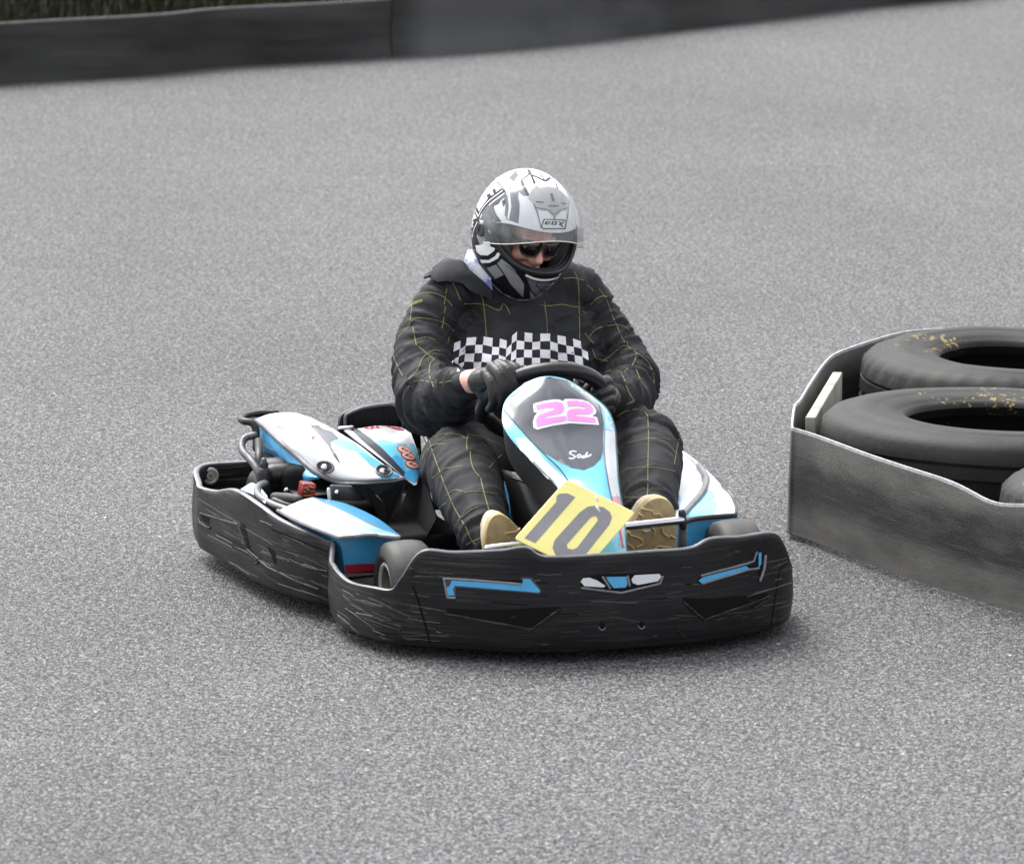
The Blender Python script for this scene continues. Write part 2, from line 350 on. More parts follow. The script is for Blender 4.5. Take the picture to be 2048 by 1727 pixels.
def wall_strip(name, pts, h, th, mside, medge, base=0.0, wob=0.0, parent=None, closed=False, hs=None, z0s=None):
    """a standing band along pts (xy); rounded top edge; UV runs along it"""
    P = np.asarray(pts, float); n = len(P); T = np.gradient(P, axis=0) if not closed else (np.roll(P, -1, 0) - np.roll(P, 1, 0)) / 2
    Nm = A([unit((t[1], -t[0])) for t in T]); mb = MB(); V = []; uv = []; s = 0
    prof = [(0.5, 0), (0.5, .25), (.5, .5), (.5, .75), (.5, .97), (.38, 1.0), (-.38, 1.0), (-.5, .97), (-.5, .5), (-.5, 0)]
    for i in range(n):
        if i: s += np.linalg.norm(P[i] - P[i - 1])
        H = h if hs is None else hs[i]; B0 = base if z0s is None else z0s[i]
        for (o, zf) in prof:
            wv = wob * noise.noise(Vector((P[i][0] * 1.3, P[i][1] * 1.3, zf * 1.2)))
            q = P[i] + Nm[i] * (o * th + wv); V.append((q[0], q[1], B0 + zf * (H - B0))); uv.append((s, zf * (H - B0)))
    k = len(prof); F = []; ms = []
    for i in range(n if closed else n - 1):
        j = (i + 1) % n
        for a in range(k):
            b = (a + 1) % k; F.append((i * k + a, j * k + a, j * k + b, i * k + b)); ms.append(1 if a in (4, 5, 6) else 0)
    mb.add(V, F, 0); mb.m = ms
    if not closed:
        mb.f.append(tuple(range(k))); mb.f.append(tuple((n - 1) * k + a for a in range(k))[::-1]); mb.m += [0, 0]
    o = mb.build(name, [mside, medge], parent, uv=uv, org=(0, 0, 0)); return sharp(o, 40)
def path2(px, n=8): return cr([W(x, y)[:2] for x, y in px], n)
fb = path2([(-260, 190), (0, 169), (300, 150), (430, 136), (620, 125), (830, 111)])
o = wall_strip('belt_barrier', fb, .325, .02, M['belt_dark'], M['belt_edge'], wob=.05)
tag(o, 'long black rubber belt barrier standing across the top left of the track edge', 'barrier', 'belt barriers along the far edge')
fb2 = path2([(785, 113), (1023, 95), (1324, 63), (1524, 39), (1724, 15), (1899, -3), (2200, -50)])
z0 = [.000 * math.exp(-((i - 11) / 5) ** 2) for i in range(len(fb2))]
P2 = fb2.copy(); P2[:, 1] -= .035
o = wall_strip('belt_barrier', P2, .335, .02, M['belt_grey'], M['belt_edge'], wob=.05, z0s=z0)
tag(o, 'dusty grey rubber belt barrier overlapping the black one and running off to the upper right', 'barrier', 'belt barriers along the far edge')
# grass bank behind
M['earth'] = mat('earth', (.02, .018, .012), .95, var=.5, vs=3, bump=.6, bs=14)
b = MB(); q = cr([W(x, y)[:2] for x, y in [(-300, 190), (0, 165), (430, 130), (1023, 88), (1524, 30), (2300, -60)]], 8)
V = []
for p in q:
    for (dy, z) in ((.12, .0), (.5, .22), (1.5, .55), (4, 1.2), (12, 2.2)): V.append((p[0], p[1] + dy, z))
b.add(V, grid_faces(len(q), 5)); tag(b.build('bank', M['earth']), kind='structure')
M['blade'] = mat('blade', (.045, .040, .018), .8, col2=(.020, .026, .010), vs=1.5)
gb = MB(); V = []; F = []; k = 0
for i in range(9000):
    s = random.random() * (len(q) * .62); a = int(s); p = q[a] + (q[a + 1] - q[a]) * (s - a); dy = .16 + random.random() ** 1.5 * 1.6
    z = np.interp(dy, (.12, .5, 1.5, 4), (0, .22, .55, 1.2)) - .02; h = random.uniform(.10, .34); lx = random.uniform(-.1, .1); w_ = random.uniform(.006, .015)
    B0 = A((p[0], p[1] + dy, z)); c1 = B0 + A((lx * .4, random.uniform(-.04, .04), h * .6)); c2 = B0 + A((lx, random.uniform(-.08, .06), h))
    V += [B0 - (w_, 0, 0), B0 + (w_, 0, 0), c1 + (w_ * .8, 0, 0), c1 - (w_ * .8, 0, 0), c2]; F += [(k, k + 1, k + 2, k + 3), (k + 3, k + 2, k + 4)]; k += 5
gb.add(V, F); tag(gb.build('grass', M['blade'], smooth=False), 'rough olive grass and weeds behind the black belt barrier', 'grass', kind='stuff')

# ------------------------------------------------------------------ tyre pen on the right
def pen_mat():
    m, t, p = nt('worn_belt'); tc = N(t, 'ShaderNodeTexCoord'); uv = tc.outputs['UV']
    mp = N(t, 'ShaderNodeMapping'); mp.inputs['Scale'].default_value = (1, 3.0, 1); L(t, uv, mp.inputs[0])
    n = N(t, 'ShaderNodeTexNoise'); n.inputs['Scale'].default_value = 3.2; n.inputs['Detail'].default_value = 8; n.inputs['Roughness'].default_value = .62; L(t, mp.outputs[0], n.inputs['Vector'])
    sp = N(t, 'ShaderNodeSeparateXYZ'); L(t, uv, sp.inputs[0])
    # dusty top and bottom, darker rubbed middle band
    rz = N(t, 'ShaderNodeValToRGB'); e = rz.color_ramp.elements; e[0].position = 0; e[0].color = (.85, .85, .85, 1); e[1].position = 1; e[1].color = (.95, .95, .95, 1)
    for ps, c in ((.22, .62), (.42, .0), (.62, .12), (.8, .85)): x = e.new(ps); x.color = (c, c, c, 1)
    mz = N(t, 'ShaderNodeMapRange'); mz.inputs['From Max'].default_value = .35; L(t, sp.outputs[1], mz.inputs['Value']); L(t, mz.outputs[0], rz.inputs[0])
    ad = N(t, 'ShaderNodeMath', operation='MULTIPLY_ADD'); ad.inputs[1].default_value = 2.2; L(t, n.outputs['Fac'], ad.inputs[0]); 
    sb = N(t, 'ShaderNodeMath', operation='SUBTRACT'); sb.inputs[1].default_value = 1.1; L(t, rz.outputs[0], sb.inputs[0]); L(t, sb.outputs[0], ad.inputs[2])
    mx = N(t, 'ShaderNodeMix', data_type='RGBA'); mx.inputs['A'].default_value = (.016, .016, .019, 1); mx.inputs['B'].default_value = (.132, .129, .118, 1); L(t, ad.outputs[0], mx.inputs['Factor'])
    # scratches
    mp2 = N(t, 'ShaderNodeMapping'); mp2.inputs['Scale'].default_value = (1.2, 90, 1); mp2.inputs['Rotation'].default_value = (0, 0, .06); L(t, uv, mp2.inputs[0])
    s = N(t, 'ShaderNodeTexNoise'); s.inputs['Scale'].default_value = 2.5; s.inputs['Detail'].default_value = 3; L(t, mp2.outputs[0], s.inputs['Vector'])
    rs = N(t, 'ShaderNodeMapRange'); rs.inputs['From Min'].default_value = .57; rs.inputs['From Max'].default_value = .70; rs.inputs['To Max'].default_value = .3; L(t, s.outputs['Fac'], rs.inputs['Value'])
    mx2 = N(t, 'ShaderNodeMix', data_type='RGBA'); L(t, mx.outputs['Result'], mx2.inputs['A']); mx2.inputs['B'].default_value = (.2, .195, .18, 1); L(t, rs.outputs[0], mx2.inputs['Factor'])
    # fabric weave
    wv = N(t, 'ShaderNodeTexWave'); wv.wave_type = 'BANDS'; wv.bands_direction = 'Y'; wv.inputs['Scale'].default_value = 55; wv.inputs['Distortion'].default_value = 1.5; wv.inputs['Detail'].default_value = 2; wv.inputs['Detail Scale'].default_value = 30; L(t, uv, wv.inputs['Vector'])
    mr = N(t, 'ShaderNodeMapRange'); mr.inputs['To Min'].default_value = .84; mr.inputs['To Max'].default_value = 1.10; L(t, wv.outputs['Fac'], mr.inputs['Value'])
    vm = N(t, 'ShaderNodeVectorMath', operation='SCALE'); L(t, mx2.outputs['Result'], vm.inputs[0]); L(t, mr.outputs[0], vm.inputs['Scale']); L(t, vm.outputs[0], p.inputs['Base Color'])
    p.inputs['Roughness'].default_value = .55
    bu = N(t, 'ShaderNodeBump'); bu.inputs['Strength'].default_value = .5; bu.inputs['Distance'].default_value = .002; L(t, wv.outputs['Fac'], bu.inputs['Height']); L(t, bu.outputs[0], p.inputs['Normal'])
    return m
M['pen'] = pen_mat(); M['pen_edge'] = mat('pen_edge', (.42, .42, .43), .55, var=.3, vs=40)
front = [W(*p)[:2] for p in [(1578, 1072), (1590, 1080), (1633, 1095), (1742, 1138), (1852, 1177), (1950, 1208), (2048, 1238), (2300, 1310), (2600, 1330)]]
HB = .345
back = [W(*p, z=HB)[:2] for p in [(1587, 812), (1600, 797), (1626, 760), (1655, 719), (1680, 702), (1742, 680), (1797, 664), (1852, 657), (1925, 655), (2048, 656), (2300, 672), (2600, 740)]]
loop = front[::-1] + back; pl = cr(loop, 6, closed=True)
hs_ = []
for p in pl:
    v = A((p[0], p[1], HB)) - CAM; X = CX + FPX * v[0] / np.dot(v, _f); fr = p[1] < 2.4
    hs_.append(HB - (.028 * math.exp(-((X - 1990) / 60) ** 2) if p[1] < pl[:, 1].mean() else 0))
pen = wall_strip('belt_pen', pl, HB, .008, M['pen'], M['pen_edge'], closed=True, hs=hs_, wob=.012, base=.018)
tag(pen, 'worn grey rubber belt bent round the stacked truck tyres on the right', 'barrier')
def tyre_mat(name, dust=.15):
    m, t, p = nt(name); tc = N(t, 'ShaderNodeTexCoord'); co = tc.outputs['Object']
    n = N(t, 'ShaderNodeTexNoise'); n.inputs['Scale'].default_value = 7; n.inputs['Detail'].default_value = 8; n.inputs['Roughness'].default_value = .7; L(t, co, n.inputs['Vector'])
    r = N(t, 'ShaderNodeMapRange'); r.inputs['From Min'].default_value = .35; r.inputs['From Max'].default_value = .75; r.inputs['To Max'].default_value = dust; L(t, n.outputs['Fac'], r.inputs['Value'])
    mx = N(t, 'ShaderNodeMix', data_type='RGBA'); mx.inputs['A'].default_value = (.0055, .0055, .006, 1); mx.inputs['B'].default_value = (.12, .112, .095, 1); L(t, r.outputs[0], mx.inputs['Factor'])
    # orange lichen
    n2 = N(t, 'ShaderNodeTexNoise'); n2.inputs['Scale'].default_value = 48; n2.inputs['Detail'].default_value = 5; n2.inputs['Roughness'].default_value = .7; L(t, co, n2.inputs['Vector'])
    n3 = N(t, 'ShaderNodeTexNoise'); n3.inputs['Scale'].default_value = 3.0; L(t, co, n3.inputs['Vector'])
    ad = N(t, 'ShaderNodeMath', operation='ADD'); L(t, n2.outputs['Fac'], ad.inputs[0]); L(t, n3.outputs['Fac'], ad.inputs[1])
    r2 = N(t, 'ShaderNodeMapRange'); r2.inputs['From Min'].default_value = 1.265; r2.inputs['From Max'].default_value = 1.28; r2.inputs['To Max'].default_value = .85; L(t, ad.outputs[0], r2.inputs['Value'])
    mx2 = N(t, 'ShaderNodeMix', data_type='RGBA'); L(t, mx.outputs['Result'], mx2.inputs['A']); mx2.inputs['B'].default_value = (.30, .22, .06, 1); L(t, r2.outputs[0], mx2.inputs['Factor'])
    L(t, mx2.outputs['Result'], p.inputs['Base Color']); p.inputs['Roughness'].default_value = .6; p.inputs['Specular IOR Level'].default_value = .3
    nb = N(t, 'ShaderNodeTexNoise'); nb.inputs['Scale'].default_value = 45; nb.inputs['Detail'].default_value = 8; L(t, co, nb.inputs['Vector'])
    b = N(t, 'ShaderNodeBump'); b.inputs['Strength'].default_value = .35; b.inputs['Distance'].default_value = .004; L(t, nb.outputs['Fac'], b.inputs['Height']); L(t, b.outputs[0], p.inputs['Normal'])
    return m
M['old_tyre'] = tyre_mat('old_tyre'); 
def truck_tyre(loc, R, r, wd, tilt, label, grooves=True):
    h = wd / 2; mb = MB(); seg = 120
    up = [(h * .72, r), (h * .80, r + .004), (h * .86, r + .016), (h * .875, r + .030), (h * .90, r + .034), (h * .94, r + .06), (h * .975, r + .085), (h * .975, r + .092), (h, r + .10), (h, R - .13), (h * .99, R - .10), (h * .97, R - .097), (h * .95, R - .070), (h * .86, R - .032), (h * .70, R - .006)]
    prof = [(-a, b) for a, b in up] + [(-h * .42, R), (-h * .40, R - .010), (-h * .36, R - .010), (-h * .34, R), (-.012, R + .003), (-.010, R - .009), (.010, R - .009), (.012, R + .003), (h * .34, R), (h * .36, R - .010), (h * .40, R - .010), (h * .42, R)] + up[::-1] + [
            (h * .5, r + .03), (h * .62, r + .10), (h * .55, R - .06), (0, R - .04), (-h * .55, R - .06), (-h * .62, r + .10), (-h * .5, r + .03)]
    lathe(mb, prof, (0, 0, 0), (0, 0, 1), seg)
    V = mb.v[0]; np_ = len(prof)
    for i, v in enumerate(V):              # shoulder blocks and a slightly sagging old carcass
        k, j = divmod(i, np_)
        if j in (14, 27) and k % 3 == 0 and grooves: v[:2] *= .978
        if j in (13, 28) and k % 3 == 0 and grooves: v[:2] *= .982
        v[2] += .008 * noise.noise(Vector(v) * 3 + Vector(loc))
    mb.v[0] = V
    o = mb.build('truck_tyre', M['old_tyre']); o.location = loc; o.rotation_euler = tilt
    tag(o, label, 'tyre', 'truck tyres inside the belt pen'); return sharp(o, 50)
c1 = (1.335, 1.31); c2 = (1.505, 2.365); c3 = W(2345, 960, z=.32)
truck_tyre((c1[0], c1[1], .222), .555, .29, .29, (rad(-1.0), rad(1.5), .3), 'big bald truck tyre lying flat, frontmost inside the rubber belt pen', False)
truck_tyre((c2[0], c2[1], .222), .53, .275, .30, (rad(1), rad(0), 1.3), 'treaded truck tyre with orange lichen lying flat at the back of the pen')
truck_tyre((c3[0], c3[1], .20), .50, .28, .28, (0, rad(1), 2.1), 'truck tyre barely showing at the right edge, in front of the bald one')
M['old_wood'] = mat('old_wood', (.24, .235, .19), .85, col2=(.42, .42, .37), vs=9, stretch=(1, 1, 1), bump=.5, bs=40)
wp = MB(); a = W(1622, 832, z=.335); b_ = W(1674, 745, z=.335); d = unit(b_ - a); c = (a + b_) / 2; c[2] = .17
Rw = Matrix(((d[0], -d[1], 0), (d[1], d[0], 0), (0, 0, 1)))
box(wp, c, np.linalg.norm(b_ - a) + .03, .032, .33, Rw, 0, .004)
o = wp.build('wood_post', M['old_wood'], smooth=False); tag(o, 'weathered pale wooden board standing between the belt and the two tyres', 'board')
# ------------------------------------------------------------------ kart
kart = bpy.data.objects.new('go_kart', None); COL.objects.link(kart); kart.matrix_world = MK
tag(kart, 'rental go-kart with black scuffed bumpers, blue and white bodywork and yellow number 10', 'go-kart')
ORG['go_kart'] = (0, 0, 0)
GL = dict(coat=.6, var=.04, vs=30, rvar=.06)
M['white'] = mat('panel_white', (.64, .66, .69), .32, **GL); M['cyan'] = mat('panel_cyan', (.15, .53, .70), .32, **GL); M['blue'] = mat('panel_blue', (.065, .36, .66), .35, var=.12, vs=18, coat=.4)
M['pale'] = mat('panel_pale', (.42, .60, .80), .3, **GL); M['pink'] = mat('pink', (.82, .27, .60), .4); M['rose'] = mat('rose', (.75, .27, .34), .4); M['red'] = mat('panel_red', (.45, .02, .04), .4)
M['gloss_black'] = mat('window_black', (.022, .027, .045), .16, coat=1.0, rvar=.07, vs=5, bump=.08, bs=5, spec=1.0)
M['grey_panel'] = mat('grey_panel', (.035, .038, .06), .4, coat=.4, var=.2)
M['black'] = mat('black_plastic', (.014, .014, .016), .42, var=.3, bump=.3, bs=70); M['edge'] = mat('edge_grey', (.17, .17, .185), .4, var=.3, vs=25)  # edge grey: worn plastic with the sky sheen of the bumper rims mixed in
M['metal'] = mat('steel', (.62, .62, .64), .28, metal=1.0, var=.1); M['dark_metal'] = mat('dark_metal', (.10, .10, .11), .45, metal=.7, var=.4, vs=20, bump=.2)
M['rim'] = mat('magnesium', (.74, .72, .66), .38, metal=.35, var=.25, vs=25); M['barrel'] = mat('rim_barrel', (.16, .145, .12), .5, metal=.3, var=.3, vs=30); M['rubber'] = mat('slick_rubber', (.022, .022, .023), .62, col2=(.06, .058, .054), vs=16, bump=.25, bs=120)
M['wheel_rubber'] = mat('wheel_rubber', (.012, .012, .013), .36, var=.3, bump=.15, bs=90); M['red_metal'] = mat('red_paint', (.20, .014, .010), .45, var=.6, vs=35)
M['yellow'] = mat('plate_yellow', (1.0, .91, .33), .4, var=.05, vs=12, coat=.2); M['digit'] = mat('digit_grey', (.26, .255, .275), .35, var=.12, coat=.3); M['white_flat'] = mat('white_flat', (.8, .8, .8), .5)
def bumper_mat():
    m, t, p = nt('scuffed_bumper'); tc = N(t, 'ShaderNodeTexCoord'); uv = tc.outputs['UV']
    def nz(scale, sx, sy, rot, det=4, rough=.6):
        mp = N(t, 'ShaderNodeMapping'); mp.inputs['Scale'].default_value = (sx, sy, 1); mp.inputs['Rotation'].default_value = (0, 0, rot); L(t, uv, mp.inputs[0])
        n = N(t, 'ShaderNodeTexNoise'); n.inputs['Scale'].default_value = scale; n.inputs['Detail'].default_value = det; n.inputs['Roughness'].default_value = rough; L(t, mp.outputs[0], n.inputs['Vector']); return n
    a = nz(3.0, 1.3, 38, .10, 7, .72); b = nz(4.0, 2.2, 80, -.12, 4, .7); c = nz(2.6, 1.2, 2.0, 0, 3)
    ra = N(t, 'ShaderNodeMapRange'); ra.inputs['From Min'].default_value = .50; ra.inputs['From Max'].default_value = .66; L(t, a.outputs['Fac'], ra.inputs['Value'])
    rc = N(t, 'ShaderNodeMapRange'); rc.inputs['From Min'].default_value = .34; rc.inputs['From Max'].default_value = .62; L(t, c.outputs['Fac'], rc.inputs['Value'])
    mu0 = N(t, 'ShaderNodeMath', operation='MULTIPLY'); L(t, ra.outputs[0], mu0.inputs[0]); L(t, rc.outputs[0], mu0.inputs[1]); su = N(t, 'ShaderNodeSeparateXYZ'); L(t, uv, su.inputs[0]); rs_ = N(t, 'ShaderNodeMapRange'); rs_.inputs['From Min'].default_value = .15; rs_.inputs['From Max'].default_value = .8; rs_.inputs['To Min'].default_value = 2.0; rs_.inputs['To Max'].default_value = .7; L(t, su.outputs[0], rs_.inputs['Value'])
    mu = N(t, 'ShaderNodeMath', operation='MULTIPLY'); mu.use_clamp = True; L(t, mu0.outputs[0], mu.inputs[0]); L(t, rs_.outputs[0], mu.inputs[1])
    mx = N(t, 'ShaderNodeMix', data_type='RGBA'); mx.inputs['A'].default_value = (.0065, .0065, .0075, 1); mx.inputs['B'].default_value = (.052, .051, .050, 1); L(t, mu.outputs[0], mx.inputs['Factor']); L(t, mx.outputs['Result'], p.inputs['Base Color'])
    rr = N(t, 'ShaderNodeMapRange'); rr.inputs['To Min'].default_value = .22; rr.inputs['To Max'].default_value = .55; L(t, b.outputs['Fac'], rr.inputs['Value']); L(t, rr.outputs[0], p.inputs['Roughness']); p.inputs['Specular IOR Level'].default_value = .3
    ad = N(t, 'ShaderNodeMath', operation='ADD'); L(t, a.outputs['Fac'], ad.inputs[0]); L(t, b.outputs['Fac'], ad.inputs[1])
    bu = N(t, 'ShaderNodeBump'); bu.inputs['Strength'].default_value = .5; bu.inputs['Distance'].default_value = .003; mk = N(t, 'ShaderNodeMath', operation='MULTIPLY'); L(t, rc.outputs[0], mk.inputs[0]); L(t, ad.outputs[0], mk.inputs[1]); L(t, mk.outputs[0], bu.inputs['Height']); L(t, bu.outputs[0], p.inputs['Normal'])
    return m
M['bumper'] = bumper_mat()

def bumper_shell(name, st, th=.011, parent=kart, rimw=.012, bulge=.007, s0=0.0):
    """st = list of (x, y, z_bottom, z_top); outside is on the left of the path direction"""
    S = cr(st, 6); n = len(S); P = S[:, :2]; T = np.gradient(P, axis=0); Nm = A([unit((t[1], -t[0])) for t in T])
    zf = [0, .03, .10, .25, .45, .65, .82, .93, .985]; of = [-.010, -.004, .0, .6 * bulge, bulge, .75 * bulge, .35 * bulge, .003, .001]
    prof = list(zip(of, zf)) + [(-rimw * .25, 1.0), (-rimw * .75, 1.0), (-rimw, .985), (-rimw - .002, .93), (-th, .8), (-th + .5 * bulge, .5), (-th, .2), (-.03, .03)]
    V = []; uv = []; s = s0; k = len(prof)
    for i in range(n):
        if i: s += np.linalg.norm(P[i] - P[i - 1])
        zb, zt = S[i][2], S[i][3]
        for j, (o, f) in enumerate(prof):
            z = zb + f * (zt - zb); w_ = .0035 * noise.noise(Vector((P[i][0] * 7, P[i][1] * 7, z * 9))) if 0 < j < 8 else 0
            q = P[i] + Nm[i] * (o + w_); V.append((q[0], q[1], z)); uv.append((s, z))
    F = []; ms = []
    for i in range(n - 1):
        for a in range(k):
            b = (a + 1) % k; F.append((i * k + a, (i + 1) * k + a, (i + 1) * k + b, i * k + b)); ms.append(1 if 8 <= a <= 10 else 0)
    F += [tuple(range(k))[::-1], tuple((n - 1) * k + a for a in range(k))]; ms += [0, 0]
    mb = MB(); mb.add(V, F, 0); mb.m = ms; return mb, uv
def fin(mb, uv, name, mats, parent=kart):
    """uv for the shell; stickers and beads added later get their own simple uv"""
    V = mb.V(); U = np.zeros((len(V), 2)); U[:len(uv)] = uv; e = V[len(uv):]
    if len(e): U[len(uv):] = np.stack([e[:, 0] + e[:, 1] * .3, e[:, 2]], 1)
    return sharp(mb.build(name, mats, parent, uv=U), 45)

M['void'] = mat('deep_black', (.0035, .0035, .004), .7, spec=.15)  # black with the shade of grooves and the dark bay put into it

def scratches(mb, bv, n, xr, edge_lo, edge_hi, slope, m, seed, dens=1.0):
    """random gouges left by other karts; edge_lo/hi give the wall's top and bottom rows at a column"""
    r = random.Random(seed)
    for _ in range(n):
        x = xr[0] + (xr[1] - xr[0]) * r.random() ** dens; f = r.uniform(.12, .95); y = edge_lo(x) + (edge_hi(x) - edge_lo(x)) * f; ln = r.choice((12, 20, 30, 55, 80)) * r.uniform(.6, 1.2); s_ = slope(x) + r.gauss(.02, .07); pts = []
        for k in range(5): pts.append((x + ln * k / 4, y + ln * k / 4 * s_ + r.uniform(-1.0, 1.0)))
        ribbon(mb, pts, bv, r.choice((.0010, .0014, .0020, .0032)), .0002, m, hgt=r.choice((.0003, .0007, .0014)), step=3)
# front bumper ---------------------------------------------------------
fst = []
FPX_ = [(665, 1240, 1128), (700, 1264, 1163), (783, 1288, 1177), (842, 1293, 1101), (1000, 1304, 1098), (1202, 1301, 1107), (1379, 1288, 1094), (1422, 1282, 1075), (1545, 1257, 1063), (1579, 1243, 1120)]
for (x, yb, yt) in [(665, 1240, 1128), (675, 1250, 1143), (700, 1264, 1163), (745, 1280, 1173), (783, 1288, 1177), (803, 1290, 1152), (842, 1293, 1101), (908, 1298, 1102), (1000, 1304, 1098), (1052, 1305, 1092), (1092, 1305, 1111), (1202, 1301, 1107), (1303, 1294, 1100), (1379, 1288, 1094), (1422, 1282, 1075), (1481, 1272, 1071), (1545, 1257, 1063), (1566, 1251, 1085), (1579, 1243, 1120)]:
    p = K(x, yb, z=.035); q = K(x, yt, y=p[1]); fst.append((p[0], p[1], .035, q[2]))
pre = [(-.659, .158, .04, .237), (-.669, .128, .035, .226), (-.681, .094, .035, .201)]; post = [(.561, -.275, .035, .19), (.592, -.17, .035, .175), (.618, -.06, .035, .17)]
pre_f, post_f = pre, post; fb_, uv = bumper_shell('front_bumper', pre + fst + post)
bv = fb_.bvh()
def z4(x, y): return (640 + x / 4.096, 1040 + y / 4.096)
def z5(x, y): return (1100 + x / 3.938, 1000 + y / 3.938)
def zb(x, y): return (380 + x / 5.079, 900 + y / 5.079)
def zz(f, *pts): return [f(*p) for p in pts]
# 0 bumper 1 edge 2 blue 3 white 4 black (seams, gouges, painted recess shade) 5 grey
slotL = zz(z4, (1012, 470), (1065, 462), (1640, 482), (1652, 462), (1735, 468), (1815, 572), (1800, 602), (1118, 548), (1112, 632), (1040, 636), (1030, 545))
drape(fb_, slotL, bv, .0008, 5, 5); drape(fb_, zz(z4, (1082, 490), (1640, 524), (1662, 512), (1662, 478), (1720, 480), (1803, 575), (1790, 590), (1108, 534), (1092, 560), (1104, 612), (1046, 616), (1040, 545), (1062, 540)), bv, .0020, 2, 5)
drape(fb_, zz(z4, (1060, 466), (1655, 486), (1652, 508), (1080, 488)), bv, .0026, 4, 5)
bead(fb_, zz(z4, (1014, 478), (1080, 478), (1400, 500), (1640, 522)), bv, .0032, 1)
bead(fb_, zz(z4, (1016, 480), (1032, 560), (1046, 632), (1108, 634)), bv, .003, 1, smooth=False)
drape(fb_, zz(z4, (1035, 724), (1400, 736), (1960, 706), (1975, 722), (1730, 880), (1400, 818), (1040, 752)), bv, .0006, 4, 5)
bead(fb_, zz(z4, (1040, 768), (1400, 832), (1700, 888), (1745, 885), (1955, 728)), bv, .0034, 0, smooth=False)
ribbon(fb_, zz(z4, (760, 535), (800, 640), (870, 880), (905, 1012)), bv, .007, .0008, 4, hgt=0, smooth=False)
bead(fb_, zz(z4, (745, 395), (850, 430), (950, 455), (1012, 530)), bv, .003, 0)
slotR = zz(z5, (1158, 640), (1190, 590), (1545, 495), (1600, 470), (1625, 400), (1700, 400), (1700, 440), (1670, 640), (1640, 640), (1640, 545), (1560, 545), (1180, 662))
drape(fb_, slotR, bv, .0008, 4, 5); drape(fb_, zz(z5, (1168, 632), (1200, 604), (1540, 515), (1572, 540), (1190, 652)), bv, .002, 2, 5)
drape(fb_, zz(z5, (1640, 412), (1662, 410), (1660, 500), (1640, 535)), bv, .002, 2, 4)
bead(fb_, zz(z5, (1200, 655), (1560, 545), (1640, 535)), bv, .003, 1, smooth=False); bead(fb_, zz(z5, (1190, 592), (1545, 498), (1600, 480), (1625, 410)), bv, .003, 1, smooth=False)
bead(fb_, zz(z5, (1650, 630), (1680, 540), (1692, 440)), bv, .004, 1)
drape(fb_, zz(z5, (235, 650), (250, 605), (300, 590), (430, 580), (640, 575), (870, 565), (888, 590), (860, 660), (570, 730), (250, 690)), bv, .0008, 4, 5)
drape(fb_, zz(z5, (240, 640), (260, 612), (310, 608), (370, 630), (435, 672), (420, 685), (270, 675)), bv, .002, 3, 4)
drape(fb_, zz(z5, (440, 602), (600, 600), (608, 660), (595, 685), (500, 690), (460, 640)), bv, .002, 2, 4)
drape(fb_, zz(z5, (640, 620), (665, 588), (860, 578), (875, 600), (850, 635), (690, 665), (650, 650)), bv, .002, 3, 4)
bead(fb_, zz(z5, (250, 690), (560, 728), (865, 655), (885, 600)), bv, .003, 1, smooth=False)
bead(fb_, zz(z5, (415, 605), (470, 690)), bv, .0035, 1, smooth=False); bead(fb_, zz(z5, (610, 600), (625, 670)), bv, .0035, 1, smooth=False)
drape(fb_, zz(z5, (1040, 770), (1300, 772), (1720, 728), (1700, 760), (1215, 925), (1050, 795)), bv, .0006, 4, 5)
bead(fb_, zz(z5, (1050, 800), (1210, 940), (1640, 790), (1720, 755)), bv, .0034, 0, smooth=False)
bead(fb_, zz(z5, (985, 905), (1150, 915)), bv, .003, 0, smooth=False); bead(fb_, zz(z5, (1600, 845), (1740, 760)), bv, .004, 0, smooth=False); bead(fb_, zz(z5, (1010, 1030), (1050, 1075)), bv, .003, 0, smooth=False)
ribbon(fb_, zz(z5, (1880, 480), (1805, 550), (1780, 720), (1735, 1010)), bv, .005, .0008, 4, hgt=0, smooth=False)
for (x, y) in ((410, 990), (720, 980)):
    a = z5(x, y); drape(fb_, ell(a[0], a[1], 6.5, 7.5), bv, .0008, 4, 3); bead(fb_, ell(a[0], a[1], 6.5, 7.5, a0=20, a1=170), bv, .0016, 1)
M['scuff'] = mat('scuff', (.060, .059, .057), .5, var=.4, vs=60)
et = lambda x: np.interp(x, [q[0] for q in FPX_], [q[2] for q in FPX_]) + 8
eb = lambda x: np.interp(x, [q[0] for q in FPX_], [q[1] for q in FPX_]) - 4
sl = lambda x: (eb(x + 8) - eb(x - 8)) / 16
scratches(fb_, bv, 46, (668, 850), et, eb, sl, 6, 3); scratches(fb_, bv, 30, (850, 1560), et, eb, sl, 6, 4, .8); scratches(fb_, bv, 22, (668, 1560), et, eb, sl, 4, 9); scratches(fb_, bv, 16, (1440, 1560), et, eb, sl, 6, 12)
fr = fin(fb_, uv, 'front_bumper', [M['bumper'], M['edge'], M['blue'], M['white'], M['void'], M['grey_panel'], M['scuff']])

# side bumpers -----------------------------------------------------------
sst = []
for (x, yb, yt) in [(394, 1090, 962), (399, 1099, 974), (430, 1117, 981), (469, 1142, 979), (518, 1168, 1009), (557, 1185, 1037), (616, 1203, 1064), (650, 1210, 1080)]:
    p = K(x, yb, z=.05); q = K(x, yt, x=p[0]); sst.append((p[0], p[1], .05, q[2]))
pre = [(-.60, 1.235, .06, .270), (-.70, 1.235, .055, .270), (-.775, 1.215, .05, .272), (-.815, 1.165, .05, .265)]
post = [(-.657, .162, .05, .237)]
sb_, uv = bumper_shell('side_bumper', pre + sst + post, rimw=.016, th=.014)
bv = sb_.bvh()
bead(sb_, zz(zb, (500, 775), (590, 1010), (700, 1105)), bv, .0034, 0, .55, smooth=False); bead(sb_, zz(zb, (705, 1115), (800, 1190), (1050, 1312), (1310, 1412)), bv, .0036, 0, .55, smooth=False)
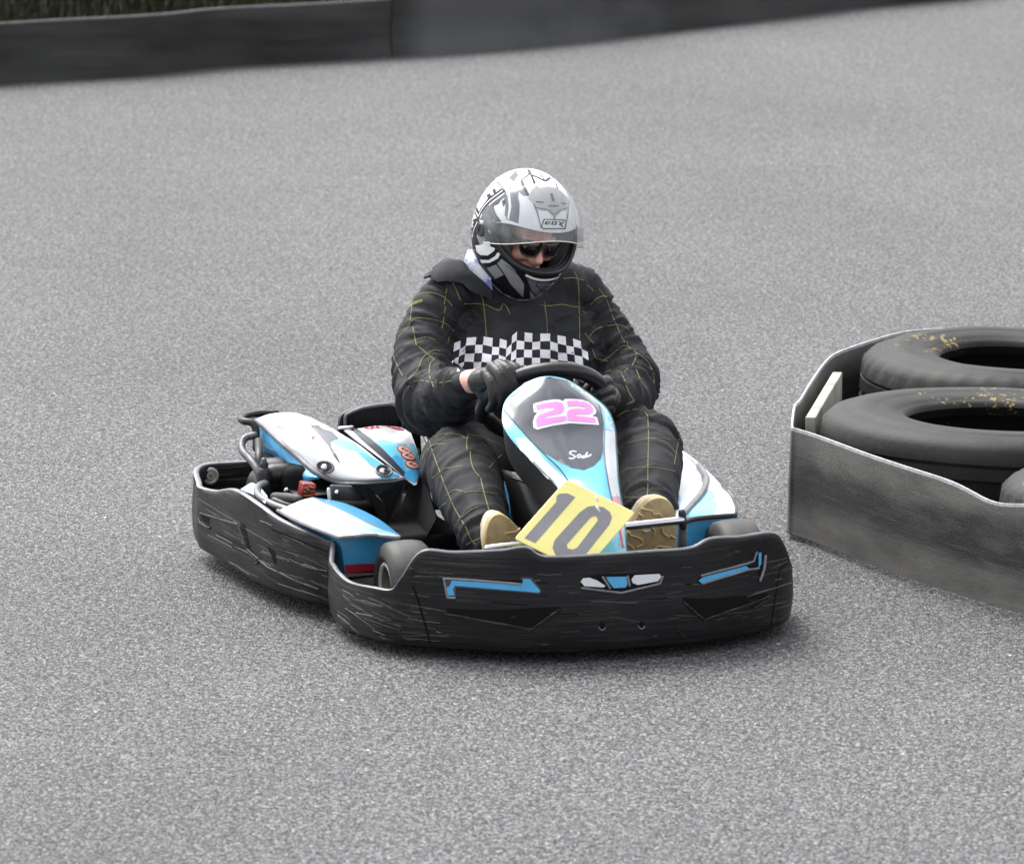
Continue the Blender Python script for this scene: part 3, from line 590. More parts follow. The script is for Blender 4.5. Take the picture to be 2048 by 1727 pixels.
bead(sb_, zz(zb, (110, 640), (300, 700), (490, 755)), bv, .0034, 0, .55); bead(sb_, zz(zb, (95, 700), (120, 745), (205, 790)), bv, .004, 0, .55); bead(sb_, zz(zb, (470, 985), (590, 1040), (680, 1110)), bv, .0034, 0, .55)
drape(sb_, zz(zb, (505, 735), (560, 755), (570, 800), (620, 1010), (700, 1100), (600, 1000)), bv, .0008, 2, 4); drape(sb_, zz(zb, (785, 975), (870, 1030), (880, 1165), (850, 1130)), bv, .0008, 2, 4)
drape(sb_, zz(zb, (110, 655), (200, 690), (195, 755), (130, 720)), bv, .0008, 2, 4); bead(sb_, zz(zb, (700, 1105), (690, 1140), (665, 1150)), bv, .0034, 0, .55)
ribbon(sb_, zz(zb, (820, 800), (1000, 870), (1420, 1040)), bv, .004, .0008, 2, hgt=0); bead(sb_, zz(zb, (1010, 1105), (1200, 1190), (1400, 1230)), bv, .0026, 0, .55)
et = lambda x: np.interp(x, [394, 430, 482, 530, 610, 660], [966, 981, 984, 1020, 1060, 1085]) + 6
eb = lambda x: np.interp(x, [394, 430, 469, 518, 557, 616, 662], [1090, 1117, 1142, 1168, 1185, 1203, 1211]) - 4
sl = lambda x: .55 if x < 520 else .4
scratches(sb_, bv, 50, (396, 655), et, eb, sl, 3, 5); scratches(sb_, bv, 20, (396, 655), et, eb, sl, 2, 6)
so_ = fin(sb_, uv, 'side_bumper', [M['bumper'], M['edge'], M['void'], M['scuff']])
rst = [(.47, .150, .05, .244), (.525, .152, .05, .246), (.556, .178, .05, .248), (.586, .30, .05, .250), (.628, .48, .05, .252), (.668, .75, .05, .256), (.69, 1.0, .05, .26), (.685, 1.15, .05, .26), (.64, 1.22, .05, .255), (.55, 1.235, .06, .25)]
rb_, uv = bumper_shell('side_bumper', rst, rimw=.014); fin(rb_, uv, 'side_bumper', [M['bumper'], M['white_flat'], M['black']])
# rear bumper bar joining both
rr = MB(); tube(rr, cr([(-.62, 1.22, .16), (-.4, 1.27, .16), (0, 1.29, .16), (.35, 1.27, .16), (.57, 1.22, .16)], 5), .035, 12, round_ends=True); rr.build('rear_bumper', M['black'], kart)
bt = MB(); a = K(421, 952, y=1.20); a[1] = 1.222
lathe(bt, [(0, .001), (0, .027), (.006, .027), (.010, .021), (.006, .013), (.014, .012), (.014, .006), (.006, .004), (.006, .001)], a + A((0, -.012, 0)), (.0, -1, 0), 24, closed=False)
sharp(bt.build('bumper_bolt', mat('dull_bolt', (.50, .47, .42), .4, metal=.4, var=.3), kart))

# wheels -----------------------------------------------------------------
def kart_wheel(name, x, y, R, wd, rr_, out):
    """out = +1/-1: side of the dish; root is the tyre's hub group"""
    o = bpy.data.objects.new(name, None); COL.objects.link(o); o.parent = kart; ORG[o.name] = (0, 0, 0); c = A((x, y, R)); h = wd / 2; ax = A((out, 0, 0.))
    mb = MB(); prof = [(-h * .78, rr_), (-h * .92, rr_ + .006), (-h, rr_ + .022), (-h * .99, R - .032), (-h * .90, R - .014), (-h * .74, R - .004), (-h * .4, R), (0, R + .001), (h * .4, R), (h * .74, R - .004), (h * .90, R - .014), (h * .975, R - .030), (h * .985, R - .034), (h, R - .04), (h, rr_ + .022), (h * .985, rr_ + .018), (h * .92, rr_ + .006), (h * .78, rr_)]
    lathe(mb, prof, c, ax, 72); sharp(mb.build('tyre', M['rubber'], o), 60)
    rm = MB(); k = rr_
    lathe(rm, [(h * .86, k + .004), (h * .90, k + .002), (h * .90, k - .004), (h * .80, k - .007)], c, ax, 64, closed=False)
    lathe(rm, [(h * .80, k - .007), (h * .5, k - .014), (h * .0, k - .018), (-h * .8, k - .010), (-h * .8, k)], c, ax, 64, 2, closed=False)
    lathe(rm, [(-h * .25, k - .012), (-h * .30, .030), (h * .10, .026), (h * .15, .020), (h * .15, .001)], c, ax, 48, 1, closed=False)
    for q in range(3):
        a = rad(30 + 120 * q); tube(rm, [c + ax * h * .02 + A((0, math.cos(a), math.sin(a))) * .045, c + ax * h * .12 + A((0, math.cos(a), math.sin(a))) * .045], .006, 8)
    sharp(rm.build('rim', [M['rim'], M['dark_metal'], M['barrel']], o), 40); return o
kart_wheel('front_wheel', -.487, 0, .131, .132, .068, -1); kart_wheel('front_wheel', .49, 0, .131, .132, .068, 1)
kart_wheel('rear_wheel', -.565, 1.05, .142, .20, .066, -1); kart_wheel('rear_wheel', .53, 1.05, .142, .20, .066, 1)
ch = MB()
tube(ch, [(-.50, 1.05, .142), (.47, 1.05, .142)], .022, 12); tube(ch, [(-.42, 0, .13), (-.30, .02, .10)], .018, 10); tube(ch, [(.42, 0, .13), (.30, .02, .10)], .018, 10)
for s in (-1, 1):
    tube(ch, cr([(s * .20, -.46, .07), (s * .28, -.2, .07), (s * .30, .05, .075), (s * .22, .4, .07), (s * .30, .8, .075), (s * .30, 1.2, .09)], 5), .016, 10)
    tube(ch, [(s * .25, .45, .08), (s * .60, .42, .10)], .013, 8); tube(ch, [(s * .30, .85, .08), (s * .64, .85, .10)], .013, 8)
tube(ch, [(-.3, .04, .075), (.3, .04, .075)], .015, 10); tube(ch, [(-.28, 1.0, .09), (.28, 1.0, .09)], .015, 10)
ch.build('chassis', M['dark_metal'], kart)
fl = MB(); box(fl, (.0, .36, .052), .62, 1.66, .006, None, 0, .001); box(fl, (-.45, .58, .07), .40, .82, .006, None, 0, .001); fl.build('floor_tray', M['void'], kart, smooth=False)
def tray(pts, z, th=.004):
    P = [(x, y, z) for x, y in pts]; n = len(P); m_ = MB(); m_.add(P + [(x, y, z + th) for x, y, _ in P], [tuple(range(n))[::-1], tuple(range(n, 2 * n))] + [(i, (i + 1) % n, (i + 1) % n + n, i + n) for i in range(n)]); return m_.build('bumper_light_block', M['void'], kart, smooth=False)
tray([(p[0] * .975, p[1] * .965 + .004) for p in cr(pre_f + fst + post_f, 3)[2:-2]], .030); tray([(p[0] + .02, p[1] * .985) for p in cr(sst, 3)] + [(-.42, .2), (-.42, 1.15), (-.72, 1.2)], .046)  # unseen trays, added to keep light off the ground under the bumpers

# steering fairing ---------------------------------------------------------
FR = [[(1050, 765, .17), (1073, 756, .15), (1099, 752, .14), (1128, 757, .15), (1152, 768, .17)],
      [(1015, 795, .16), (1050, 788, .11), (1105, 785, .09), (1160, 790, .11), (1191, 796, .16)],
      [(1005, 822, .12), (1042, 825, .07), (1110, 825, .04), (1178, 822, .07), (1216, 822, .12)],
      [(1008, 855, .06), (1050, 865, .02), (1125, 868, -.01), (1200, 862, .02), (1229, 858, .06)],
      [(1035, 893, .0), (1080, 910, -.05), (1145, 915, -.08), (1207, 905, -.05), (1232, 900, .0)],
      [(1076, 934, -.08), (1125, 955, -.12), (1172, 960, -.15), (1215, 950, -.12), (1235, 945, -.08)],
      [(1111, 970, -.16), (1150, 985, -.20), (1190, 1000, -.23), (1226, 1005, -.20), (1243, 1008, -.16)],
      [(1150, 1030, -.27), (1175, 1050, -.31), (1210, 1060, -.33), (1235, 1062, -.31), (1249, 1058, -.27)],
      [(1185, 1112, -.34), (1200, 1118, -.365), (1220, 1121, -.375), (1240, 1118, -.365), (1254, 1112, -.34)]]
rows = [[K(a, b, y=c) for a, b, c in r] for r in FR]
nf = MB(); patch(nf, rows, 8, 8, .006, 0, 5); bv = nf.bvh()
Lc = [r[0] for r in FR]; Rc = [r[-1] for r in FR]
def skirt(mb, edge, dpx, dy, m, n=5):
    r0 = [K(a, b, y=c) for a, b, c in edge]; r1 = [K(a + d[0], b + d[1], y=c + dy * .6) for (a, b, c), d in zip(edge, dpx)]; r2 = [K(a + d[0] * 1.6, b + d[1] * 1.7, y=c + dy) for (a, b, c), d in zip(edge, dpx)]
    patch(mb, [r0, r1, r2], 4, n, .004, m)
skirt(nf, Lc, [(8, 8), (5, 12), (3, 20), (2, 26), (-2, 30), (-4, 32), (-4, 32), (0, 20), (4, 5)], .10, 5)
skirt(nf, Rc, [(-8, 8), (-6, 14), (-8, 20), (-8, 24), (-6, 22), (-6, 20), (-6, 15), (-5, 10), (-4, 5)], .12, 5)
def z6(x, y): return (900 + x / 3.413, 700 + y / 3.413)
def z3(x, y): return (920 + x / 6.4, 690 + y / 6.4)
# materials: 0 cyan 1 gloss black 2 white 3 pale 4 rose 5 black 6 pink 7 crease
win = zz(z6, (372, 402), (385, 345), (452, 262), (560, 202), (680, 184), (800, 208), (915, 272), (985, 330), (1022, 378), (1045, 500), (1050, 620), (1040, 700), (1028, 742), (980, 790), (912, 818), (830, 802), (752, 765), (640, 700), (520, 580))
drape(nf, win, bv, .0009, 1, 7)
drape(nf, zz(z6, (440, 598), (520, 600), (560, 640), (640, 740), (700, 800), (790, 885), (790, 960), (728, 948), (600, 800), (480, 680)), bv, .0009, 2, 7)
drape(nf, zz(z6, (1000, 352), (1022, 362), (1092, 432), (1120, 520), (1124, 560), (1060, 540), (1052, 420)), bv, .0011, 3, 7)
drape(nf, zz(z6, (1060, 545), (1124, 560), (1128, 700), (1140, 900), (1160, 1000), (1100, 1000), (1072, 860), (1056, 700)), bv, .0009, 2, 7)
drape(nf, zz(z6, (1100, 1005), (1135, 980), (1166, 1050), (1178, 1110), (1200, 1200), (1202, 1345), (1160, 1340), (1150, 1200), (1110, 1060)), bv, .0010, 4, 7)
ribbon(nf, zz(z6, (368, 410), (520, 582), (640, 706), (740, 800), (800, 880), (860, 960)), bv, .003, .0014, 7)
ribbon(nf, zz(z6, (1018, 372), (1045, 500), (1050, 700), (1072, 860), (1102, 1010), (1140, 1150), (1180, 1350)), bv, .004, .0014, 7)
out22 = zz(z3, (935, 760), (960, 745), (1080, 715), (1200, 697), (1270, 698), (1318, 720), (1335, 692), (1440, 691), (1560, 700), (1640, 730), (1700, 780), (1742, 840), (1735, 882), (1690, 905), (1752, 930), (1778, 1025), (1660, 1017), (1400, 1003), (1200, 1032), (1070, 1062), (985, 1085), (940, 1060), (932, 980), (955, 910), (990, 868), (945, 862))
drape(nf, out22, bv, .0016, 2, 4)
drape(nf, zz(z3, (975, 775), (1100, 745), (1230, 728), (1300, 745), (1332, 800), (1315, 860), (1250, 885), (1150, 905), (1085, 925), (1082, 942), (1355, 910), (1358, 967), (1240, 990), (1100, 1020), (985, 1052), (975, 960), (1010, 900), (1100, 865), (1190, 835), (1215, 815), (1200, 800), (1100, 808), (985, 835)), bv, .0024, 6, 4)
drape(nf, zz(z3, (1367, 722), (1500, 715), (1600, 735), (1670, 775), (1705, 830), (1690, 870), (1630, 888), (1500, 885), (1470, 895), (1475, 908), (1720, 935), (1735, 995), (1600, 985), (1372, 968), (1367, 870), (1395, 830), (1500, 815), (1590, 825), (1610, 812), (1590, 795), (1500, 778), (1375, 785)), bv, .0024, 6, 4)
for st in ([(862, 696), (836, 690), (816, 703), (832, 715), (852, 724), (846, 737), (824, 742), (810, 736)], [(884, 712), (868, 722), (874, 735), (892, 728), (886, 712)], [(912, 722), (897, 728), (903, 737), (918, 728), (938, 698)], [(918, 728), (916, 735), (930, 728)], [(936, 716), (934, 730), (950, 722), (964, 712)]):
    ribbon(nf, zz(z6, *st), bv, .0045, .0014, 2, hgt=.0002)
fa = nf.build('steering_fairing', [M['cyan'], M['gloss_black'], M['white'], M['pale'], M['rose'], M['black'], M['pink'], M['grey_panel']], kart); sharp(fa, 50)

# number plate -----------------------------------------------------------
pc = [(1134, 958, -.330), (1271, 1024, -.345), (1166, 1145, -.450), (1029, 1077, -.430)]
P4 = [K(a, b, y=c) for a, b, c in pc]; pm = MB(); rc_ = []
for i in range(4):
    a, b, c = P4[i - 1], P4[i], P4[(i + 1) % 4]; u1, u2 = unit(a - b), unit(c - b)
    for tq in range(5):
        f = tq / 4; rc_.append(b + u1 * .014 * (1 - f) ** 2 + u2 * .014 * f ** 2)
nn = unit(np.cross(P4[1] - P4[0], P4[3] - P4[0])); nn = nn if np.dot(nn, CK - P4[0]) > 0 else -nn
kk = len(rc_); cen = A(rc_).mean(0); top = [cen + (q - cen) * .985 + nn * .0 for q in rc_]; mid = [q - nn * .0015 for q in rc_]; bot = [q - nn * .005 for q in rc_]
pm.add(top + mid + bot, [tuple(range(kk))] + [(i + kk * l, (i + 1) % kk + kk * l, (i + 1) % kk + kk * (l + 1), i + kk * (l + 1)) for i in range(kk) for l in (0, 1)] + [tuple(range(2 * kk, 3 * kk))[::-1]], 0)
bv = pm.bvh()
def z7(x, y): return (960 + x / 4.6545, 940 + y / 4.6545)
drape(pm, zz(z7, (690, 218), (815, 215), (888, 250), (515, 678), (413, 632), (715, 288), (650, 262)), bv, .0006, 1, 12)
drape(pm, [zz(z7, (1000, 340), (1070, 328), (1150, 345), (1208, 388), (1228, 440), (1205, 505), (960, 812), (860, 850), (760, 830), (700, 785), (675, 720), (690, 660), (720, 620), (930, 390)), zz(z7, (1020, 450), (1060, 425), (1090, 435), (1095, 470), (905, 718), (865, 737), (815, 728), (808, 690))], bv, .0006, 1, 12)
pl_ = sharp(pm.build('number_plate', [M['yellow'], M['digit']], kart, smooth=False), 20)
ti = MB()
for (x, y) in ((1095, 352), (1085, 258)):
    a = z7(x, y); tube(ti, [K(a[0] - 2, a[1] - 3, y=-.372), K(a[0], a[1], y=-.380), K(a[0] + 3, a[1] + 6, y=-.378)], .0035 if y > 300 else .0022, 8, round_ends=True)
ti.build('cable_tie', M['white_flat'], pl_)

# pedal guard, pedals --------------------------------------------------------
pg = MB(); tube(pg, [K(1240, 1053, y=-.09), K(1362, 1040, y=-.09)], .0115, 16, round_ends=True); pg.build('pedal_bar', M['metal'], kart)
pg = MB(); tube(pg, [K(975, 1096, y=-.09), K(1070, 1084, y=-.09)], .010, 16, round_ends=True); pg.build('pedal_bar', M['metal'], kart)
pk = MB(); tube(pk, [K(1364, 1025, y=-.085), K(1366, 1052, y=-.085)], .011, 12, round_ends=True); tube(pk, [K(1366, 1050, y=-.08), (.31, -.05, .08)], .012, 10); pk.build('pedal_bracket', M['black'], kart); pk = MB(); tube(pk, [K(1240, 1053, y=-.09), (.10, -.08, .08)], .010, 10); pk.build('pedal_bracket', M['black'], kart); pk = MB(); tube(pk, [K(975, 1096, y=-.09), (-.25, -.06, .08)], .010, 10); pk.build('pedal_bracket', M['black'], kart)
tk = MB()                                             # black fuel tank between the legs
rows = [[K(a, b, y=c) for a, b, c in r] for r in [[(1004, 938, .36), (1030, 944, .32), (1062, 946, .30), (1085, 960, .30)], [(1010, 962, .33), (1040, 962, .27), (1072, 972, .24), (1100, 992, .22)], [(1022, 1010, .30), (1050, 1020, .22), (1085, 1030, .18), (1110, 1040, .16)], [(1035, 1075, .28), (1060, 1090, .20), (1090, 1098, .16), (1120, 1100, .14)]]]
patch(tk, rows, 6, 6, .01, 0); bv = tk.bvh(); bead(tk, [(1024, 955), (1065, 970), (1092, 1006)], bv, .003, 0, smooth=False); bead(tk, [(1066, 950), (1068, 968)], bv, .003, 0, smooth=False); box(tk, (.04, .33, .17), .20, .22, .20, None, 0, .03); tk.build('fuel_tank', mat('tank_plastic', (.018, .018, .019), .38, var=.3, vs=10, bump=.3, bs=25), kart)
bs = MB(); patch(bs, [[K(1008, 962, y=.42), K(1013, 970, y=.40)], [K(1014, 1000, y=.36), K(1022, 1025, y=.34)], [K(1016, 1040, y=.34), K(1024, 1050, y=.33)]], 3, 3, .004, 0); bs.build('tank_strap', M['blue'], kart)

# steering wheel ---------------------------------------------------------------
sw = MB(); cc = A((.040, .40, .556)); ax = unit(A((.04, .62, .66))); e1 = unit(np.cross(ax, (0, 0, 1.))) ; e1 = e1 if e1[0] > 0 else -e1; e2 = np.cross(ax, e1); e2 = e2 if e2[2] > 0 else -e2
rot = rad(-14); ring = []
for k in range(64):
    a = 2 * math.pi * k / 64; rr_ = .178 + (-.012 if math.sin(a) < -.6 else 0); ring.append(cc + e1 * rr_ * math.cos(a + rot) + e2 * rr_ * math.sin(a + rot) * .98)
ring = A(ring); SWC, SW1, SW2, SWA = cc, e1, e2, ax
tube(sw, ring, [.0225 if 8 < k < 24 or 40 < k < 56 else .021 for k in range(64)], 16, closed=True); swo = sw.build('steering_wheel', M['wheel_rubber'], kart)
sp = MB()
for a in (0, 180, 270): 
    d = e1 * math.cos(rad(a) + rot) + e2 * math.sin(rad(a) + rot); tube(sp, [cc - ax * .03, cc - ax * .02 + d * .09, cc + d * .168], [.012, .012, .009], 10, flat=.45)
lathe(sp, [(-.05, .001), (-.05, .045), (-.03, .05), (-.01, .04), (-.01, .001)], cc, ax, 28, closed=False); tube(sp, [cc - ax * .04, cc - ax * .42], .014, 12); sp.build('spokes', M['dark_metal'], swo)
cl = MB(); box(cl, K(1152, 763, y=.33), .014, .012, .02, None, 0, .003); cl.build('column_clip', mat('alloy', (.5, .5, .52), .35, metal=.6), swo)

# lower side pod, image left --------------------------------------------------------
lp = MB(); top = [[(556, 1021, .275), (583, 1008, .285), (606, 999, .292), (626, 994, .296)], [(590, 1038, .275), (620, 1025, .286), (645, 1017, .293), (664, 1011, .297)], [(634, 1057, .272), (670, 1046, .283), (700, 1039, .29), (728, 1041, .292)], [(679, 1074, .266), (708, 1069, .274), (745, 1066, .276), (798, 1071, .262)]]
patch(lp, [[K(a, b, z=c) for a, b, c in r] for r in top], 7, 7, .005, 0)
inn = [[(626, 994, .296), (640, 996, .285)], [(664, 1011, .297), (690, 1006, .27)], [(728, 1041, .292), (752, 1034, .26)], [(798, 1071, .262), (803, 1072, .245)]]
patch(lp, [[K(a, b, z=c) for a, b, c in r] for r in inn], 6, 5, .005, 1)
fc = [[K(679, 1076, y=.150), K(743, 1072, y=.155), K(799, 1074, y=.16)], [K(684, 1100, y=.145), K(745, 1098, y=.155), K(800, 1100, y=.16)], [K(688, 1129, y=.150), K(746, 1126, y=.16), K(800, 1126, y=.165)]]
patch(lp, fc, 4, 5, .005, 1)
patch(lp, [fc[-1], [K(690, 1146, y=.155), K(746, 1142, y=.165), K(800, 1142, y=.17)]], 3, 5, .005, 3)
fo = [A(r[0]) for r in [[K(679, 1076, y=.150)], [K(684, 1100, y=.145)], [K(688, 1129, y=.150)], [K(690, 1146, y=.155)]]]
patch(lp, [fo, [p + A((-.012, .06, 0)) for p in fo], [p + A((-.045, .30, 0)) for p in fo]], 4, 3, .005, 1)
bv = lp.bvh()
drape(lp, [(640, 1021), (664, 1013), (700, 1029), (728, 1044), (760, 1058), (796, 1071), (745, 1067), (716, 1066), (690, 1045)], bv, .001, 2, 6); drape(lp, [(598, 1004), (626, 995), (640, 1001), (640, 1010), (612, 1018), (594, 1012)], bv, .001, 2, 6)
for pl2 in ([(556, 1022), (590, 1040), (634, 1059), (677, 1075)], [(679, 1076), (743, 1071), (770, 1073), (797, 1075)]): tube(lp, cr([K(a, b - 1, z=.274 if b < 1062 else .268) for a, b in pl2], 5), .006, 8, 4, round_ends=True)
ribbon(lp, [(626, 996), (664, 1012), (728, 1042), (796, 1071)], bv, .005, .001, 4)
ribbon(lp, [(687, 1129), (745, 1126), (798, 1126)], bv, .003, .001, 4)
lp_o = sharp(lp.build('side_pod', [M['white'], M['blue'], M['cyan'], M['red'], M['edge']], kart), 40)
sp2 = MB(); patch(sp2, [[K(481, 978, z=.272), K(503, 964, z=.285)], [K(510, 990, z=.272), K(518, 972, z=.285)], [K(530, 1006, z=.272), K(535, 992, z=.28)]], 3, 4, .005, 0); sp2.build('pod_tail', M['pale'], kart)

# engine cover -----------------------------------------------------------------------
ec = MB()
top = [[(511, 838, .415, 0), (534, 829, .432, 0), (560, 825, .44, 0), (590, 825, .44, 0), (622, 834, .43, 0)],
       [(533, 854, .405, 0), (562, 846, .425, 0), (595, 842, .432, 0), (632, 842, .43, 0), (665, 857, .415, 0)],
       [(562, 882, .385, 0), (600, 872, .40, 0), (640, 868, .405, 0), (680, 872, .40, 0), (715, 887, .385, 0)],
       [(596, 911, .352, 0), (632, 904, .372, 0), (670, 900, .378, 0), (712, 903, .37, 0), (752, 916, .35, 0)],
       [(626, 937, .325, 0), (655, 934, .336, 0), (695, 932, .34, 0), (738, 932, .335, 0), (782, 938, .322, 0)],
       [(652, 953, .306, 0), (678, 956, .308, 0), (712, 957, .309, 0), (752, 956, .308, 0), (806, 954, .302, 0)],
       [(673, 962, .295, 0), (692, 964, .295, 0), (715, 965, .295, 0), (755, 963, .295, 0), (806, 956, .295, 0)]]
patch(ec, [[K(a, b, z=c) for a, b, c, _ in r] for r in top], 6, 6, .006, 0, 5)
eL = [(511, 840), (533, 856), (562, 884), (596, 913), (626, 939), (640, 951)]; zl = [.413, .403, .383, .350, .323, .31]
lo = [(515, 897), (541, 908), (566, 928), (592, 953), (610, 961), (638, 957)]
r0 = [K(a, b, z=z) for (a, b), z in zip(eL, zl)]; r1 = [K(a, b, y=p[1] + .0) for (a, b), p in zip(lo, r0)]
patch(ec, [r0, [(p + q) / 2 + A((-.012, 0, 0)) for p, q in zip(r0, r1)], r1], 4, 5, .005, 1)
bv = ec.bvh()
def z8(x, y): return (460 + x / 5.12, 800 + y / 5.12)
cyan1 = zz(z8, (450, 285), (720, 262), (770, 300), (840, 400), (760, 470), (620, 440), (560, 380)); drape(ec, cyan1, bv, .001, 2, 7)
drape(ec, zz(z8, (820, 262), (900, 258), (960, 300), (1040, 320), (1115, 390), (1030, 425), (1040, 480), (1090, 560), (1128, 650), (1060, 570), (1000, 460), (900, 340)), bv, .0014, 3, 5)
drape(ec, zz(z8, (1030, 428), (1120, 392), (1190, 380), (1260, 430), (1340, 500), (1460, 590), (1600, 680), (1700, 750), (1765, 795), (1570, 815), (1480, 700), (1380, 600), (1290, 520), (1200, 500)), bv, .001, 2, 6)
drape(ec, zz(z8, (1480, 700), (1560, 680), (1640, 720), (1765, 795), (1560, 818)), bv, .0014, 1, 5)
ribbon(ec, zz(z8, (440, 285), (560, 262), (700, 248), (860, 245), (920, 240), (890, 200)), bv, .0025, .0008, 4, hgt=.0004)
ribbon(ec, zz(z8, (330, 195), (430, 290), (560, 430), (700, 580)), bv, .0025, .001, 4, hgt=.0004)
drape(ec, zz(z8, (820, 375), (880, 370), (870, 385), (845, 392), (880, 405), (860, 408), (830, 395), (845, 384)), bv, .0014, 6, 3)
for (x, y, m_) in ((978, 682, 5), (1572, 728, 5)):
    a = z8(x, y); drape(ec, ell(a[0], a[1], 17, 11, 12), bv, .002, m_, 4); bead(ec, ell(a[0], a[1], 16, 10.5, 12, a0=0, a1=350), bv, .003, 4); 
    h, n_ = hit(bv, a[0] - 1, a[1] + 2); lathe(ec, [(0, .012), (.006, .012), (.010, .008), (.010, .001)], h, n_, 16, 7, closed=False)
rim1 = [(513, 858 - 18), (533, 856), (562, 884), (596, 913), (626, 939), (650, 953), (673, 962), (692, 966), (715, 967), (733, 966), (760, 963), (790, 958), (806, 956)]
zr = [.413, .403, .383, .350, .323, .306, .294, .293, .293, .293, .294, .296, .298]
tube(ec, cr([K(a, b + 1, z=z) for (a, b), z in zip(rim1, zr)], 5), .0075, 10, 4, round_ends=True)
drape(ec, zz(z8, (270, 330), (340, 340), (350, 420), (330, 440), (280, 410)), bv, .001, 2, 3); drape(ec, zz(z8, (290, 350), (320, 355), (325, 400), (295, 395)), bv, .0016, 0, 3); pass
sharp(ec.build('engine_cover', [M['white'], M['blue'], M['cyan'], M['grey_panel'], M['edge'], M['black'], M['red'], M['metal']], kart), 50)

# seat-side cover with the three red-ringed bubbles -----------------------------------
sc_ = MB()
top = [[(688, 860, .88), (720, 856, .93), (755, 851, .97), (800, 854, .98), (822, 866, .95)],
       [(712, 880, .82), (745, 872, .86), (780, 868, .89), (812, 878, .90), (832, 893, .88)],
       [(745, 905, .77), (772, 897, .79), (800, 895, .81), (825, 905, .82), (838, 915, .82)],
       [(778, 930, .73), (798, 925, .74), (815, 925, .75), (832, 930, .76), (840, 935, .77)],
       [(808, 955, .70), (818, 955, .70), (827, 955, .70), (834, 953, .71), (839, 950, .73)],
       [(828, 970, .68), (829, 970, .68), (831, 969, .68), (833, 968, .68), (835, 966, .69)]]
patch(sc_, [[K(a, b, y=c) for a, b, c in r] for r in top], 6, 6, .005, 0, 4); bv = sc_.bvh()
drape(sc_, zz(z8, (1480, 430), (1560, 400), (1700, 440), (1880, 450), (1945, 600), (1940, 720), (1890, 850), (1780, 790), (1600, 620)), bv, .001, 2, 5)
drape(sc_, zz(z8, (1640, 600), (1700, 560), (1760, 600), (1790, 700), (1890, 850), (1750, 770)), bv, .0013, 1, 5); drape(sc_, zz(z8, (1800, 740), (1945, 640), (1945, 730), (1892, 852)), bv, .0014, 1, 5)
drape(sc_, zz(z8, (1240, 300), (1300, 295), (1420, 380), (1540, 480), (1660, 600), (1790, 740), (1780, 790), (1640, 660), (1480, 520), (1340, 400)), bv, .0016, 4, 5)
for pp in ([(1340, 285), (1400, 262), (1440, 275), (1500, 258), (1540, 290), (1480, 285), (1440, 300)], [(1560, 262), (1640, 258), (1700, 285), (1760, 280), (1790, 310), (1700, 305), (1640, 280)], [(1820, 310), (1880, 350), (1900, 390), (1960, 430), (1900, 430), (1870, 380)]): drape(sc_, zz(z8, *pp), bv, .0014, 3, 3)
drape(sc_, zz(z8, (1640, 262), (1700, 268), (1730, 285), (1650, 275)), bv, .002, 1, 3); drape(sc_, zz(z8, (1340, 350), (1480, 375), (1420, 410), (1370, 395)), bv, .0012, 5, 5)
for (x, y) in ((1782, 512), (1822, 578), (1862, 665)):
    a = z8(x, y); drape(sc_, ell(a[0], a[1], 15.5, 7.6, 18), bv, .002, 3, 4); drape(sc_, ell(a[0], a[1], 13.2, 5.8, 18), bv, .0028, 6, 4)
    for (dx, dy, rx, ry) in ((-4, -1.5, 2.8, 1.6), (2.5, 1.5, 2.4, 1.5), (-1, -2.8, 1.4, 1.2), (6.5, 2.6, 2.2, 1)): drape(sc_, ell(a[0] + dx, a[1] + dy, rx, ry, 18, 10), bv, .0034, 7 if dx < 0 else 3, 3)
sharp(sc_.build('seat_side_cover', [M['white'], M['blue'], M['cyan'], M['red'], M['grey_panel'], M['pale'], mat('peach', (.80, .50, .42), .4), M['black']], kart), 50)
lt = MB(); tube(lt, [K(680, 857, y=.90), K(704, 855, y=.90)], .007, 10, round_ends=True); lt.build('cover_latch', M['metal'], kart)

# ribbed guard behind the engine -------------------------------------------------------
rg = MB(); ol = [(678, 862), (681, 835), (694, 823), (724, 812), (760, 806), (786, 806), (797, 812), (806, 830), (818, 842), (830, 846), (838, 850), (842, 885), (842, 930)]
fr_ = [K(a, b, y=1.02) for a, b in ol]; lo_ = [p.copy() for p in fr_]
for p in lo_: p[2] = .22
patch(rg, [fr_, [(a + b) / 2 for a, b in zip(fr_, lo_)], lo_], 3, 3, .02, 0)
for i in range(26):
    x = 697 + i * 4.1; ty = np.interp(x, [694, 724, 760, 790], [830, 817, 811, 813]) + (3 if x > 790 else 0); a = K(x, ty, y=1.012); b = K(x - 9, 868, y=1.012); tube(rg, [a, b], .0022, 6, 0, round_ends=True)
tube(rg, cr([K(a, b, y=1.008) for a, b in [(691, 856), (691, 834), (697, 827), (724, 816), (760, 810), (782, 809), (796, 817), (804, 835), (806, 854)]], 5), [.0055] * 25 + [.003] * 16, 8, 1, round_ends=True)
rg.build('radiator_guard', [M['black'], M['edge']], kart)

